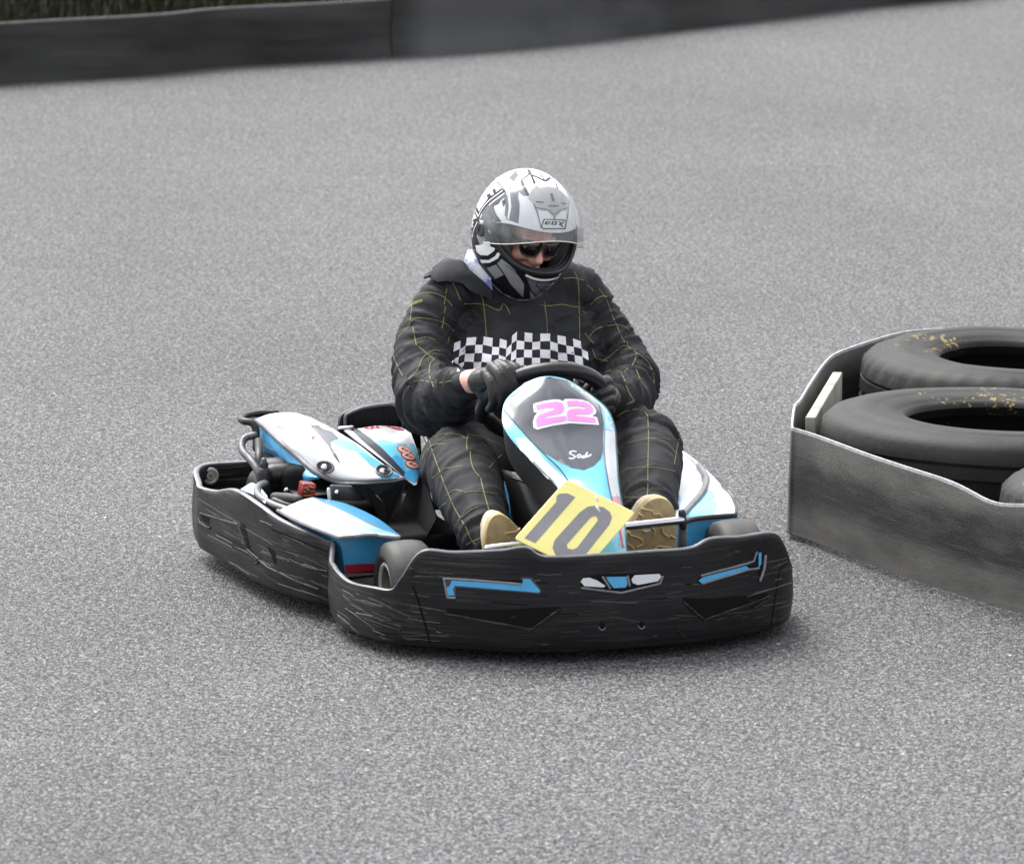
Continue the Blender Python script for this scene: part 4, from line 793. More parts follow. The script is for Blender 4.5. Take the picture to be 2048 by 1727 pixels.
# engine bay bits --------------------------------------------------------------------
en = MB(); box(en, (-.50, .95, .21), .26, .34, .24, None, 0, .03); box(en, (-.50, .72, .17), .22, .20, .16, None, 0, .02)
for k in range(7): box(en, (-.50, .81 + .0 * k, .13 + .022 * k), .24, .24, .006, None, 1, .001)
lathe(en, [(-.11, .001), (-.11, .052), (-.10, .056), (.10, .056), (.11, .05), (.11, .001)], (-.565, .90, .285), (1, 0.05, 0), 32, 2, closed=False)
en.build('engine', [M['void'], M['black'], M['black']], kart)
fp = MB(); a = K(578, 946, y=.86); tube(fp, [a + A((-.05, 0, 0)), a + A((.07, 0, 0))], .032, 20, 0, round_ends=True); fp.build('air_box', M['black'], kart)
rp = MB(); c = K(614, 979, y=.66); box(rp, c, .042, .05, .044, Matrix.Rotation(.15, 3, 'Y'), 0, .005)
for k in range(3): box(rp, c + A((0, -.026, -.012 + .012 * k)), .034, .003, .004, None, 1, .001)
for (dx, dz) in ((-.012, .008), (.01, -.008), (.0, .014)): tube(rp, [c + A((dx, -.024, dz)), c + A((dx + .01, -.032, dz - .004))], .004, 8, 0, round_ends=True)
rp.build('ignition_box', [M['red_metal'], mat('rust', (.35, .18, .06), .7, var=.4)], kart)
gp = MB(); box(gp, K(692, 985, y=.60), .10, .012, .042, Matrix.Rotation(.12, 3, 'Y'), 0, .004); tube(gp, [K(674, 984, y=.59), K(674, 985, y=.575)], .008, 12, 1, round_ends=True); gp.build('mounting_plate', [M['dark_metal'], M['metal']], kart)
pn = MB(); tube(pn, [K(657, 978, y=.58), K(659, 998, y=.58)], .005, 10, round_ends=True); pn.build('pin', M['white_flat'], kart); pn = MB(); tube(pn, [K(571, 980, y=.7), K(573, 978, y=.69)], .005, 8, round_ends=True); pn.build('pin', M['white_flat'], kart)
br = MB()
for s in ([(700, 968, .66), (728, 968, .66), (772, 1010, .52), (768, 1052, .45), (745, 1010, .52)], [(728, 968, .66), (800, 962, .66), (772, 1010, .52), (756, 990, .55)], [(790, 962, .68), (812, 958, .68), (800, 1010, .5), (776, 1050, .45), (772, 1012, .52)]):
    P = [K(a, b, y=.56 + (c - .56) * .15) for a, b, c in s]; k = len(P); br.add(P + [p + A((.0, .012, 0)) for p in P], [tuple(range(k)), tuple(range(k, 2 * k))[::-1]] + [(i, i + k, (i + 1) % k + k, (i + 1) % k) for i in range(k)])
br.build('cover_bracket', M['void'], kart, smooth=False)
# back wall and undertray so that the bay closes
dk = MB(); patch(dk, [[(-.32, .45, .06), (-.30, .62, .06), (-.28, .9, .06)], [(-.30, .45, .16), (-.27, .62, .2), (-.22, .9, .24)], [(-.26, .47, .22), (-.24, .64, .28), (-.19, .92, .34)]], 4, 4, .006, 0); box(dk, (-.30, .75, .12), .24, .6, .12, None, 0, .02); dk.build('inner_panel', M['void'], kart)

# bars on the rear left corner -----------------------------------------------------------
tb = MB(); tube(tb, cr([K(552, 826, y=1.18), K(520, 826, y=1.19), K(492, 832, y=1.18), K(482, 837, y=1.14), K(488, 842, y=1.09), K(505, 846, y=1.07), K(512, 862, y=1.06), K(512, 896, y=1.05)], 5), .011, 12, round_ends=True)
patch(tb, [[K(494, 835, y=1.17), K(520, 828, y=1.2), K(548, 826, y=1.2)], [K(506, 842, y=1.12), K(524, 836, y=1.16), K(548, 828, y=1.18)]], 3, 4, .004, 0); tb.build('carry_handle', M['black'], kart)
tb = MB(); tube(tb, cr([K(508, 870, y=1.02), K(490, 876, y=1.02), K(483, 890, y=1.0), K(487, 904, y=.96), K(500, 918, y=.90), K(512, 935, y=.86), K(519, 950, y=.84)], 5), .0115, 12, round_ends=True); tb.build('bumper_stay', M['dark_metal'], kart)
tb = MB(); c = K(528, 962, y=.82); tube(tb, [c + A((0, 0, -.06)), c + A((0, 0, .025))], .021, 18, 0, round_ends=True); tube(tb, [c + A((0, 0, .02)), c + A((0, 0, .05))], .013, 14, 0, round_ends=True); tube(tb, [c + A((0, 0, .045)), c + A((0, 0, .062))], .009, 12, 1, round_ends=True); tb.build('filler_cap', [M['black'], M['dark_metal']], kart)
tb = MB(); tube(tb, cr([K(530, 966, y=.80), K(518, 972, y=.76), K(514, 984, y=.70), K(524, 997, y=.64), K(548, 1010, y=.58), K(575, 1020, y=.52), K(600, 1035, y=.47)], 5), .011, 12, 0, round_ends=True); lo2 = tb.build('nerf_bar', M['edge'], kart)
tb = MB(); tube(tb, [K(549, 993, y=.62), K(575, 996, y=.58), K(597, 998, y=.54)], [.013, .016, .013], 14, 0, round_ends=True); tb.build('rubber_grip', M['rubber'], kart)
tb = MB(); tube(tb, cr([K(548, 1000, y=.60), K(575, 1010, y=.56), K(596, 1012, y=.54)], 4), .010, 12, round_ends=True); tb.build('hose', M['black'], kart); tb = MB(); tube(tb, [K(519, 950, y=.84), K(517, 880, y=.95)], .012, 10); tb.build('hose', M['black'], kart)

# right side pod ----------------------------------------------------------------------------
rp_ = MB()
rows = [[(1240, 950, .27), (1300, 925, .285), (1340, 905, .29), (1363, 903, .285), (1385, 917, .272)],
        [(1240, 990, .27), (1300, 965, .285), (1350, 945, .29), (1385, 935, .284), (1418, 951, .268)],
        [(1250, 1030, .265), (1310, 1010, .28), (1370, 990, .284), (1415, 975, .276), (1443, 971, .264)],
        [(1270, 1050, .26), (1330, 1035, .27), (1380, 1022, .274), (1432, 1003, .27), (1465, 990, .26)],
        [(1290, 1062, .25), (1340, 1050, .255), (1390, 1040, .256), (1440, 1034, .254), (1474, 1028, .25)]]
patch(rp_, [[K(a, b, z=c) for a, b, c in r] for r in rows], 6, 6, .005, 0)
fx = [K(1350, 1050, z=.252), K(1390, 1042, z=.25), K(1440, 1036, z=.249), K(1476, 1031, z=.247)]; fx2 = [p + A((0, -.01, -.09)) for p in fx]; fx3 = [p + A((0, 0, -.19)) for p in fx]
patch(rp_, [fx, fx2, fx3], 4, 4, .005, 1); bv = rp_.bvh()
def z9(x, y): return (1200 + x / 5.12, 800 + y / 5.12)
drape(rp_, zz(z9, (1110, 860), (1150, 830), (1190, 1000), (1200, 1100), (1160, 1180), (900, 1200), (860, 1210), (960, 1060), (1070, 930)), bv, .001, 2, 6)
drape(rp_, zz(z9, (1120, 775), (1180, 820), (1250, 880), (1290, 940), (1240, 900), (1170, 850), (1110, 830)), bv, .001, 1, 4)
drape(rp_, zz(z9, (780, 1000), (960, 1000), (870, 1130), (780, 1180)), bv, .001, 4, 6)
tube(rp_, cr([K(1398, 930, z=.285), K(1407, 942, z=.287), K(1413, 956, z=.287), K(1409, 975, z=.286), K(1396, 995, z=.284), K(1378, 1015, z=.28), K(1364, 1030, z=.278)], 5), .0085, 10, 3, round_ends=True)
ribbon(rp_, zz(z9, (845, 560), (930, 610), (1000, 690), (1040, 770), (1045, 840)), bv, .0025, .001, 3)
tube(rp_, cr([K(1370, 1043, z=.262), K(1390, 1037, z=.262), (K(1440, 1032, z=.258)), K(1470, 1030, z=.253)], 5), .007, 10, 5, round_ends=True)
tube(rp_, cr([K(1444, 972, z=.264), K(1463, 993, z=.26), K(1472, 1012, z=.256), K(1472, 1026, z=.252)], 5), .004, 8, 5, round_ends=True)
sharp(rp_.build('side_pod', [M['white'], M['blue'], M['cyan'], M['edge'], M['pale'], M['black']], kart), 45)

# seat -----------------------------------------------------------------------------------------
se = MB(); rows = []
for (z, wx, yb_, yf) in ((.07, .15, .98, .60), (.14, .19, 1.04, .62), (.24, .225, 1.10, .78), (.34, .235, 1.14, .92), (.43, .235, 1.17, .99)):
    r = []
    for a in np.linspace(-90, 90, 9): r.append(A((.10 + wx * math.sin(rad(a)) * (1.0 if abs(a) < 80 else 1.02), yf + (yb_ - yf) * math.cos(rad(a)) ** .7 if abs(a) < 89 else yf, z)))
    rows.append(r)
rows.insert(0, [A((.10 + (p[0] - .10) * .3, .8 + (p[1] - .8) * .4, .065)) for p in rows[0]])
patch(se, rows, 4, 4, .008, 0); seo = se.build('seat', M['void'], kart)
eg = MB(); tube(eg, cr([K(838, 806, y=.99), K(835, 822, y=.985), K(840, 848, y=.96), K(848, 868, y=.92), K(858, 890, y=.86)], 5), .007, 10, round_ends=True); eg.build('seat_edge', M['edge'], seo)
eg = MB(); patch(eg, [[K(844, 806, y=.985), K(850, 805, y=.98)], [K(843, 822, y=.98), K(847, 824, y=.975)], [K(845, 838, y=.975), K(846, 838, y=.975)]], 3, 3, .003, 0); eg.build('seat_tape', M['white_flat'], seo)
# ------------------------------------------------------------------ driver
PO = A((.11, .90, .085)); FZ, FY = .000, .006; LOE, HIE = 23, 14; VROT = 50                                    # seat point = the person's origin
M['skin'] = mat('skin', (.80, .42, .34), .5, var=.10, vs=40, bump=.15, bs=200); M['suit'] = mat('suit_cloth', (.0175, .0178, .0208), .72, var=.22, vs=9, bump=.35, bs=55, bdist=.004, spec=.3, detail=5)
M['thread'] = mat('yellow_piping', (.185, .185, .065), .7, var=.25, vs=60); M['glove'] = mat('glove_leather', (.012, .011, .011), .42, var=.4, vs=30, bump=.4, bs=110); M['knit'] = mat('knit_cuff', (.008, .008, .009), .9, bump=.5, bs=150)
M['check_w'] = mat('check_white', (.88, .87, .90), .7, bump=.2, bs=60); M['check_b'] = mat('check_dark', (.012, .009, .022), .7)
M['gum'] = mat('gum_sole', (.48, .36, .19), .6, var=.2, vs=30, bump=.3, bs=90); M['gum_light'] = mat('gum_ridge', (.62, .47, .26), .55); M['canvas'] = mat('shoe_cloth', (.55, .48, .36), .75, var=.15, vs=30, bump=.3, bs=120)

def P3(pts): return A([K(a, b, y=c) for a, b, c in pts])
HC = K(1046, 463, y=.93); HY, HP = rad(10), rad(21); HR = A([list(r) for r in (Matrix.Rotation(HY, 3, 'Z') @ Matrix.Rotation(HP, 3, 'X') @ Matrix.Rotation(rad(7), 3, 'Y'))])
def hl(p): return HC + HR @ A(p, float)                    # helmet-local to kart frame
limbs = {
 'torso': ([(1008, 930, 1.00), (1006, 880, 1.02), (1010, 820, 1.01), (1022, 760, .99), (1034, 700, .98), (1040, 650, .99), (1040, 605, 1.00), (1038, 575, 1.0)], [.17, .195, .205, .205, .205, .205, .195, .12], .66),
 'belly': ([(1030, 700, .90), (1025, 770, .88), (1015, 840, .86), (1010, 890, .88)], [.13, .155, .155, .12], .8),
 'side_l': ([(950, 680, 1.0), (935, 780, .99), (940, 870, .97)], [.12, .13, .13], 1),
 'neck': ([(1040, 620, .99), (1042, 560, .97)], [.11, .085], 1),
 'yoke': ([(884, 606, 1.0), (930, 580, 1.0), (1040, 575, 1.0), (1140, 575, 1.0), (1180, 598, 1.0)], [.068, .084, .09, .080, .064], 1),
 'arm_l': ([(884, 604, 1.0), (862, 650, .98), (847, 697, .94), (845, 745, .88), (853, 785, .80)], [.074, .078, .088, .092, .096], 1),
 'fore_l': ([(853, 785, .80), (872, 805, .72), (893, 800, .64), (915, 788, .57), (930, 777, .52)], [.098, .098, .086, .066, .048], 1),
 'arm_r': ([(1175, 602, 1.0), (1205, 648, .98), (1236, 702, .94), (1258, 742, .89)], [.070, .072, .078, .088], 1),
 'side_r': ([(1120, 680, .98), (1130, 760, .97), (1125, 840, .96)], [.13, .14, .13], 1),
 'fore_r': ([(1258, 742, .89), (1258, 775, .82), (1250, 795, .72), (1238, 800, .62), (1225, 798, .55)], [.088, .088, .078, .068, .055], 1),
 'thigh_l': ([(985, 920, 1.0), (955, 930, .80), (925, 930, .60), (918, 930, .50)], [.13, .12, .108, .104], 1),
 'shin_l': ([(918, 930, .50), (930, 965, .40), (948, 1010, .28), (968, 1055, .17), (975, 1080, .12)], [.104, .105, .098, .084, .072], 1),
 'thigh_r': ([(1085, 910, 1.0), (1160, 905, .80), (1250, 895, .60), (1291, 893, .50)], [.13, .12, .112, .104], 1),
 'shin_r': ([(1291, 893, .50), (1293, 930, .40), (1294, 970, .28), (1295, 1015, .17), (1297, 1040, .12)], [.104, .100, .092, .085, .080], 1)}
sm = MB(); SEG = []
for nme, (pts, r, fl_) in limbs.items():
    P = P3(pts); n0 = len(P); Q = cr(P, 4); R = np.interp(np.linspace(0, n0 - 1, len(Q)), range(n0), r)
    tube(sm, Q, R, 28, 0, flat=fl_, up=(0, 1, 0) if fl_ < 1 else None, round_ends=True); SEG.append((nme, Q))
V, Nn, F = remesh(sm, .0075, 7)
# cloth folds: stretched noise across each limb
SQ = np.concatenate([q for _, q in SEG]); ST = np.concatenate([np.gradient(q, axis=0) for _, q in SEG]); ST /= np.linalg.norm(ST, axis=1, keepdims=True)
SI = np.concatenate([[i] * len(q) for i, (_, q) in enumerate(SEG)])
jt = P3([(853, 790, .78), (1255, 765, .85), (910, 790, .57), (1232, 800, .58), (925, 925, .5), (1291, 893, .5), (975, 1080, .12), (1297, 1040, .12), (1010, 880, .85), (905, 640, .95), (1165, 640, .95)])
JW = [1.5, 1.6, 1.6, 1.8, .9, .8, 1.4, 1.2, 1.2, 1.1, 1.0]
D = np.zeros(len(V))
for i, p in enumerate(V):
    d2 = ((SQ - p) ** 2).sum(1); j = int(d2.argmin()); t = ST[j]; al = float(np.dot(p, t)); pr = p - t * al; k = SI[j] * 3.7
    jw = .35 + sum(w_ * math.exp(-(((p - q) ** 2).sum()) / .012) for q, w_ in zip(jt, JW))
    a = noise.noise(Vector((pr[0] * 6 + k, pr[1] * 6, al * 21 + pr[2] * 5))); a = (1 - min(1, abs(a) * 2.6)) ** 1.4 * 1.3 - .3
    b = noise.noise(Vector((pr[0] * 14 + k, pr[2] * 14 + al * 9, al * 40))); c = noise.noise(Vector(p) * 5.5 + Vector((k, 0, 0)))
    vd = noise.voronoi(Vector((pr[0] * 8 + k, pr[1] * 8, al * 13 + pr[2] * 8 + .8 * noise.noise(Vector(p) * 9))))[0]; vf = min(1, (vd[1] - vd[0]) * 2.2)
    D[i] = jw * .009 * (vf - .5) + jw * (.0105 * a + .003 * b) + .010 * c - .002
for _ in range(1): V = V + Nn * D[:, None]
suit_b = BVHTree.FromPolygons([Vector(p) for p in V], F)
sm = MB(); sm.add(V, F, 0)
def zA(x, y): return (760 + x / 5.757, 500 + y / 5.757)
def zB(x, y): return (1060 + x / 4.797, 520 + y / 4.797)
def zC(x, y): return (820 + x / 6.396, 840 + y / 6.396)
LN = {zA: [[(395, 550), (370, 640), (350, 800), (335, 895)], [(380, 890), (400, 1000), (420, 1100)], [(445, 1110), (540, 1190), (625, 1260)], [(400, 550), (450, 510), (560, 490), (680, 510), (770, 570), (830, 640)], [(310, 870), (360, 820), (430, 780), (560, 790), (700, 820), (790, 870), (850, 930)],
  [(165, 1100), (230, 980), (330, 880)], [(300, 1090), (400, 1035), (540, 1000), (640, 1040)], [(770, 440), (750, 560), (738, 630)], [(752, 650), (735, 780), (715, 900)], [(795, 1000), (778, 1075)], [(820, 340), (870, 440), (925, 570)], [(965, 620), (1100, 615), (1230, 635), (1320, 680), (1385, 690), (1410, 625), (1450, 640), (1500, 740)],
  [(1140, 460), (1185, 580), (1210, 780), (1225, 990)], [(330, 1490), (430, 1380), (480, 1260), (560, 1180), (630, 1150), (690, 1160)], [(340, 1520), (470, 1500), (620, 1525), (750, 1520), (830, 1500)], [(625, 1260), (575, 1320), (570, 1450), (620, 1580)], [(135, 1170), (205, 1340), (265, 1450)]],
 zB: [[(415, 110), (440, 140), (465, 240), (470, 440), (475, 600), (475, 760)], [(320, 180), (380, 170), (440, 175), (520, 195)], [(545, 245), (580, 265), (610, 300)], [(140, 400), (145, 470), (160, 560), (165, 700)], [(100, 430), (180, 440), (310, 425), (400, 445), (495, 450)], [(505, 495), (540, 510)], [(580, 430), (640, 370), (700, 345), (740, 355)],
  [(660, 275), (710, 340), (750, 420), (800, 560), (830, 620), (870, 720), (910, 790)], [(570, 735), (620, 670), (700, 640), (830, 620), (920, 645), (955, 680)], [(525, 700), (570, 755), (610, 795)], [(600, 850), (625, 925), (665, 950), (750, 970)], [(930, 780), (940, 820)], [(665, 985), (760, 930), (860, 840), (920, 820), (1010, 880)],
  [(1020, 890), (1010, 950), (970, 1030)], [(720, 1085), (750, 1060), (780, 1070), (840, 1060), (900, 1075), (940, 1035)], [(875, 1080), (910, 1160), (950, 1270), (1000, 1350)], [(1020, 1050), (1060, 1150), (1120, 1230)], [(860, 1385), (930, 1380), (1000, 1350)], [(1010, 880), (1120, 960), (1180, 1080), (1190, 1180)]],
 z6: [[(1125, 475), (1170, 430), (1260, 403), (1320, 415), (1350, 450)], [(1350, 450), (1355, 600), (1350, 800), (1350, 950), (1335, 1060)], [(1210, 635), (1290, 615), (1380, 600), (1450, 600), (1505, 610)], [(1520, 640), (1550, 670)], [(1570, 570), (1552, 650), (1530, 780)], [(1140, 860), (1200, 815), (1300, 800), (1380, 800), (1470, 812), (1535, 825)],
  [(1190, 1005), (1280, 1005), (1350, 990), (1410, 980), (1445, 1000)], [(1132, 600), (1150, 690), (1165, 715)]],
 zC: [[(250, 270), (300, 430), (370, 620), (430, 790), (500, 960), (570, 1120), (650, 1260), (720, 1380), (780, 1520), (840, 1590)], [(160, 500), (200, 400), (265, 345), (350, 305), (470, 305)], [(285, 740), (330, 710), (430, 620), (530, 610), (600, 590), (680, 580)], [(465, 965), (530, 910), (590, 890), (670, 910)], [(690, 920), (820, 910), (940, 915), (1110, 945)],
  [(375, 1135), (410, 1090), (465, 1055)], [(560, 1400), (620, 1280), (700, 1210), (790, 1140), (870, 1110)], [(330, 210), (420, 178), (540, 172), (640, 190), (730, 240)], [(750, 170), (735, 230), (725, 300), (730, 390)], [(770, 400), (780, 520), (820, 640), (890, 720)], [(905, 740), (940, 900), (980, 1040), (1010, 1150)],
  [(770, 190), (900, 210), (1000, 250), (1180, 330)], [(910, 290), (1000, 350), (1100, 440)], [(1010, 610), (1090, 520), (1170, 440)], [(720, 1590), (800, 1550), (940, 1490)]]}
for f, ls in LN.items():
    for l in ls: ribbon(sm, zz(f, *l), suit_b, .0027, .0007, 1, smooth=len(l) > 2, step=2.5, gap=.05)
ribbon(sm, zz(zA, (320, 675), (360, 630), (420, 600), (490, 580)), suit_b, .010, .001, 1, hgt=.0004); ribbon(sm, zz(zA, (990, 375), (1020, 385), (1080, 395)), suit_b, .010, .001, 1, hgt=.0004)
# chequered chest band
XS = [908, 922, 934, 953, 968, 986, 1000, 1013.6, 1024, 1034, 1049, 1064.5, 1080, 1099.6, 1114.6, 1131, 1145.5, 1161, 1173]; YS = [686, 680, 675, 674.5, 673, 676, 677, 681, 671, 663, 665, 667, 667, 667, 670, 673, 677, 682, 688]
def cp(i, r):
    x, y = XS[i], YS[i]; wv = math.sin(i * 1.3 + r * .8) * 1.2 + (4.0 * (r / 4) if 7 <= i <= 9 else 0)
    return (x + (x - 1090) * .012 * r + (.9 * r if i > 14 else 0), y + 16.4 * r + wv * (r > 0))
for i in range(18):
    for r in range(5):
        if r == 4 and i < 3: continue
        drape(sm, [cp(i, r), cp(i + 1, r), cp(i + 1, r + 1), cp(i, r + 1)], suit_b, .0015, 2 if (i + r) % 2 == 0 else 3, 6, 8)
person_b = MB()
# body: one continuous surface (head, neck, trunk, arms, legs) inside the suit
bm_ = MB()
for nme, (pts, r, fl_) in limbs.items():
    P = P3(pts); k = .72
    if nme in ('fore_l', 'fore_r'): r = [.055, .050, .046, .042, .036]
    elif nme == 'belly': continue
    elif nme.startswith('arm'): r = [min(x, .06) for x in r]
    elif nme.startswith('shin'): r = [.07, .065, .055, .045, .042]
    else: r = [x * k for x in r]
    if nme == 'fore_l': pts = pts[:-1] + [(932, 771, .51)]
    tube(bm_, P, r, 20, flat=fl_, up=(0, 1, 0) if fl_ < 1 else None, round_ends=True)
tube(bm_, P3([(926, 773, .525), (939, 763, .485), (958, 762, .45)]), [.037, .036, .036], 20, round_ends=True); tube(bm_, P3([(1228, 797, .55), (1215, 795, .47), (1205, 795, .43)]), [.036, .033, .033], 20, round_ends=True)
tube(bm_, [K(1040, 580, y=.98), hl((0, .03, -.09)), hl((0, .02, -.03))], [.062, .060, .065], 20, round_ends=True)
def hfc(p): return hl(A(p, float) + A((0, FY, FZ)))
hb = []                                           # skull, jaw and face
for (z, ry0, ry1, rx) in ((-.135, -.065, .0, .028), (-.115, -.098, .02, .050), (-.085, -.112, .04, .062), (-.05, -.115, .07, .070), (-.01, -.113, .085, .076), (.03, -.116, .09, .079), (.065, -.105, .085, .074), (.095, -.075, .06, .055), (.108, -.03, .03, .02)):
    hb.append([hfc((rx * math.sin(a) * (1 if math.cos(a) < 0 else .93), (ry0 if math.cos(a) > 0 else -ry1) * math.cos(a) * (1 if math.cos(a) > 0 else 1) + 0, z)) for a in np.linspace(0, 2 * math.pi, 24, endpoint=False)])
Vh = A(hb).reshape(-1, 3); Fh = [(i * 24 + k, i * 24 + (k + 1) % 24, (i + 1) * 24 + (k + 1) % 24, (i + 1) * 24 + k) for i in range(8) for k in range(24)] + [tuple(range(24))[::-1], tuple(8 * 24 + k for k in range(24))]
bm_.add(Vh, Fh)
tube(bm_, [hfc((0, -.112, .012)), hfc((0, -.124, -.008)), hfc((0, -.134, -.030)), hfc((0, -.125, -.044))], [.009, .012, .0155, .010], 14, round_ends=True)
for s in (-1, 1):
    tube(bm_, [hfc((s * .010, -.118, -.040)), hfc((s * .014, -.114, -.040))], .0095, 10, round_ends=True); tube(bm_, [hfc((s * .018, -.112, .028)), hfc((s * .05, -.100, .026))], .009, 10, round_ends=True)
    tube(bm_, [hfc((s * .033, -.104, -.022)), hfc((s * .052, -.085, -.035))], .019, 12, round_ends=True); tube(bm_, [hfc((s * .078, .005, .01)), hfc((s * .082, .012, -.03))], .014, 10, round_ends=True)
tube(bm_, [hfc((-.022, -.108, -.068)), hfc((0, -.116, -.066)), hfc((.022, -.108, -.068))], .0075, 10, round_ends=True); tube(bm_, [hfc((-.018, -.106, -.079)), hfc((0, -.113, -.080)), hfc((.018, -.106, -.079))], .0078, 10, round_ends=True)
Vb, _, Fb = remesh(bm_, .0058, 3)
person = MB().add(Vb, Fb).build('person', [M['skin']], org=PO); person.matrix_world = MK @ Matrix.Translation(Vector(PO))
tag(person, 'driver in black suit with yellow piping squares, patterned white helmet and sunglasses, seated in go-kart', 'person')
suit = sm.build('racing_suit', [M['suit'], M['thread'], M['check_w'], M['check_b']], person)

# collar, scarf, cuffs ----------------------------------------------------------------
co_ = MB()
lo_ = P3([(852, 552, 1.02), (878, 560, .95), (915, 566, .90), (950, 582, .88), (985, 600, .88)])
hi_ = P3([(870, 537, 1.04), (884, 524, 1.00), (905, 517, .97), (930, 530, .93), (975, 574, .90)])
patch(co_, [lo_, (lo_ + hi_) / 2 + A((0, -.012, .008)), hi_, hi_ + A((.01, .07, -.012))], 5, 5, .006, 0)
patch(co_, [P3([(846, 556, 1.0), (860, 548, 1.0), (878, 545, .99)]), P3([(848, 548, 1.04), (862, 540, 1.04), (882, 538, 1.02)])], 3, 4, .006, 0)
co_.v = [A([q + A((1, .6, 1)) * .011 * noise.noise(Vector(q) * 24) for q in v]) for v in co_.v]
co_.build('collar', M['suit'], suit)
sf = MB(); a_ = P3([(928, 535, .97), (945, 550, .93), (965, 568, .90), (985, 580, .88)]); b_ = P3([(936, 498, 1.0), (948, 498, .98), (965, 500, .96), (985, 520, .94)])
patch(sf, [a_, (a_ + b_) / 2 + A((-.008, -.01, 0)), b_], 6, 6, .004, 0)
sfm = mat('scarf_print', (.50, .53, .60), .8, col2=(.12, .13, .36), vs=16, thr=(.50, .60), bump=.4, bs=30); sf.build('neck_scarf', sfm, person)
cf = MB(); tube(cf, P3([(902, 793, .60), (916, 783, .56), (930, 771, .525)]), [.052, .049, .042], 20, 0, round_ends=False)
tube(cf, P3([(1240, 800, .60), (1226, 798, .54), (1216, 796, .50)]), [.055, .048, .042], 20, 0); 
cu = MB(); cu.add(cf.v[0], [f for f in cf.f if max(f) < len(cf.v[0])]); cu.build('cuff', M['knit'], suit); cu = MB(); n0 = len(cf.v[0]); cu.add(cf.v[1], [tuple(i - n0 for i in f) for f in cf.f if min(f) >= n0]); cu.build('cuff', M['knit'], suit)
# gloves --------------------------------------------------------------------------------
def glove(chains, palm):
    g_ = MB()
    for pts, r in palm: tube(g_, P3(pts), r, 16, round_ends=True)
    for pts, r in chains: tube(g_, cr(P3(pts), 4), np.interp(np.linspace(0, 1, 4 * (len(pts) - 1) + 1), np.linspace(0, 1, len(r)), r), 12, round_ends=True)
    v, _, f = remesh(g_, .0034, 2, .4); return MB().add(v, f).build('glove', M['glove'], person)
fr = [.0185, .0182, .0172, .0150]
glove([([(1012, 731, 0.353), (1034, 740, 0.318), (1045, 765, 0.303), (1042, 785, 0.313), (1030, 796, 0.338)], fr), ([(998, 729, 0.348), (1018, 742, 0.306), (1026, 772, 0.290), (1022, 797, 0.300), (1010, 808, 0.326)], fr),
       ([(984, 734, 0.348), (1000, 752, 0.306), (1006, 785, 0.290), (1003, 806, 0.303), (994, 816, 0.326)], fr), ([(970, 746, 0.353), (982, 766, 0.316), (987, 796, 0.302), (984, 810, 0.313), (978, 818, 0.330)], [.0155, .015, .014, .012]),
       ([(955, 770, 0.398), (966, 790, 0.378), (985, 806, 0.373), (1003, 806, 0.378)], [.018, .016, .014, .0115])],
      [([(962, 763, 0.403), (978, 761, 0.385), (988, 757, 0.373)], [.040, .042, .040]), ([(968, 768, 0.388), (990, 755, 0.363)], [.033, .03]), ([(990, 745, 0.368), (1010, 742, 0.358)], [.026, .022])])
glove([([(1218, 772, 0.398), (1212, 762, 0.353), (1200, 768, 0.323), (1190, 782, 0.328)], fr), ([(1222, 788, 0.398), (1216, 780, 0.348), (1203, 785, 0.318), (1192, 796, 0.326)], fr), ([(1224, 804, 0.398), (1218, 798, 0.348), (1205, 802, 0.320), (1195, 812, 0.328)], fr),
       ([(1222, 820, 0.398), (1216, 815, 0.353), (1205, 818, 0.328), (1196, 826, 0.333)], [.0155, .015, .014, .012]), ([(1206, 778, 0.418), (1192, 768, 0.393), (1180, 770, 0.368), (1172, 777, 0.363)], [.017, .015, .014, .0115])],
      [([(1214, 795, 0.438), (1212, 795, 0.408), (1212, 798, 0.388)], [.040, .042, .038]), ([(1214, 780, 0.408), (1214, 812, 0.408)], [.028, .028])])
# shoes ------------------------------------------------------------------------------------
def shoe(outline, y0, y1, back, beads, scale_y, upper):
    O = cr([K(a, b, y=np.interp(b, (995, 1165), (y0, y1))) for a, b in outline], 4, closed=True); n = len(O); c = O.mean(0); mb = MB(); d = A(back)
    layers = [c + (O - c) * .93, c + (O - c) * .985 + d * .003, O + d * .009, O + d * .026, c + (O - c) * .985 + d * .030, c + (O - c) * .97 + d * .045, c + (O - c) * .86 + d * .085]
    V = np.concatenate(layers); k = len(layers); F = [(l * n + i, l * n + (i + 1) % n, (l + 1) * n + (i + 1) % n, (l + 1) * n + i) for l in range(k - 1) for i in range(n)]
    vid = len(V); V = np.concatenate([V, [c]]); F += [(i, vid, (i + 1) % n) for i in range(n)] + [tuple((k - 1) * n + i for i in range(n))]
    mb.add(V, F, 0); mb.m = [1 if (f[0] // n >= 4 and len(f) == 4) or len(f) > 4 else 0 for f in mb.f]; bv = mb.bvh()
    for b in beads: bead(mb, b, bv, .0028, 2, smooth=False)
    for pts, r in upper: tube(mb, P3(pts), r, 20, 1, round_ends=True)
    return sharp(mb.build('shoe', [M['gum'], M['canvas'], M['gum_light']], person), 40)
def zS(x, y): return (1200 + x / 5.12, 800 + y / 5.12)
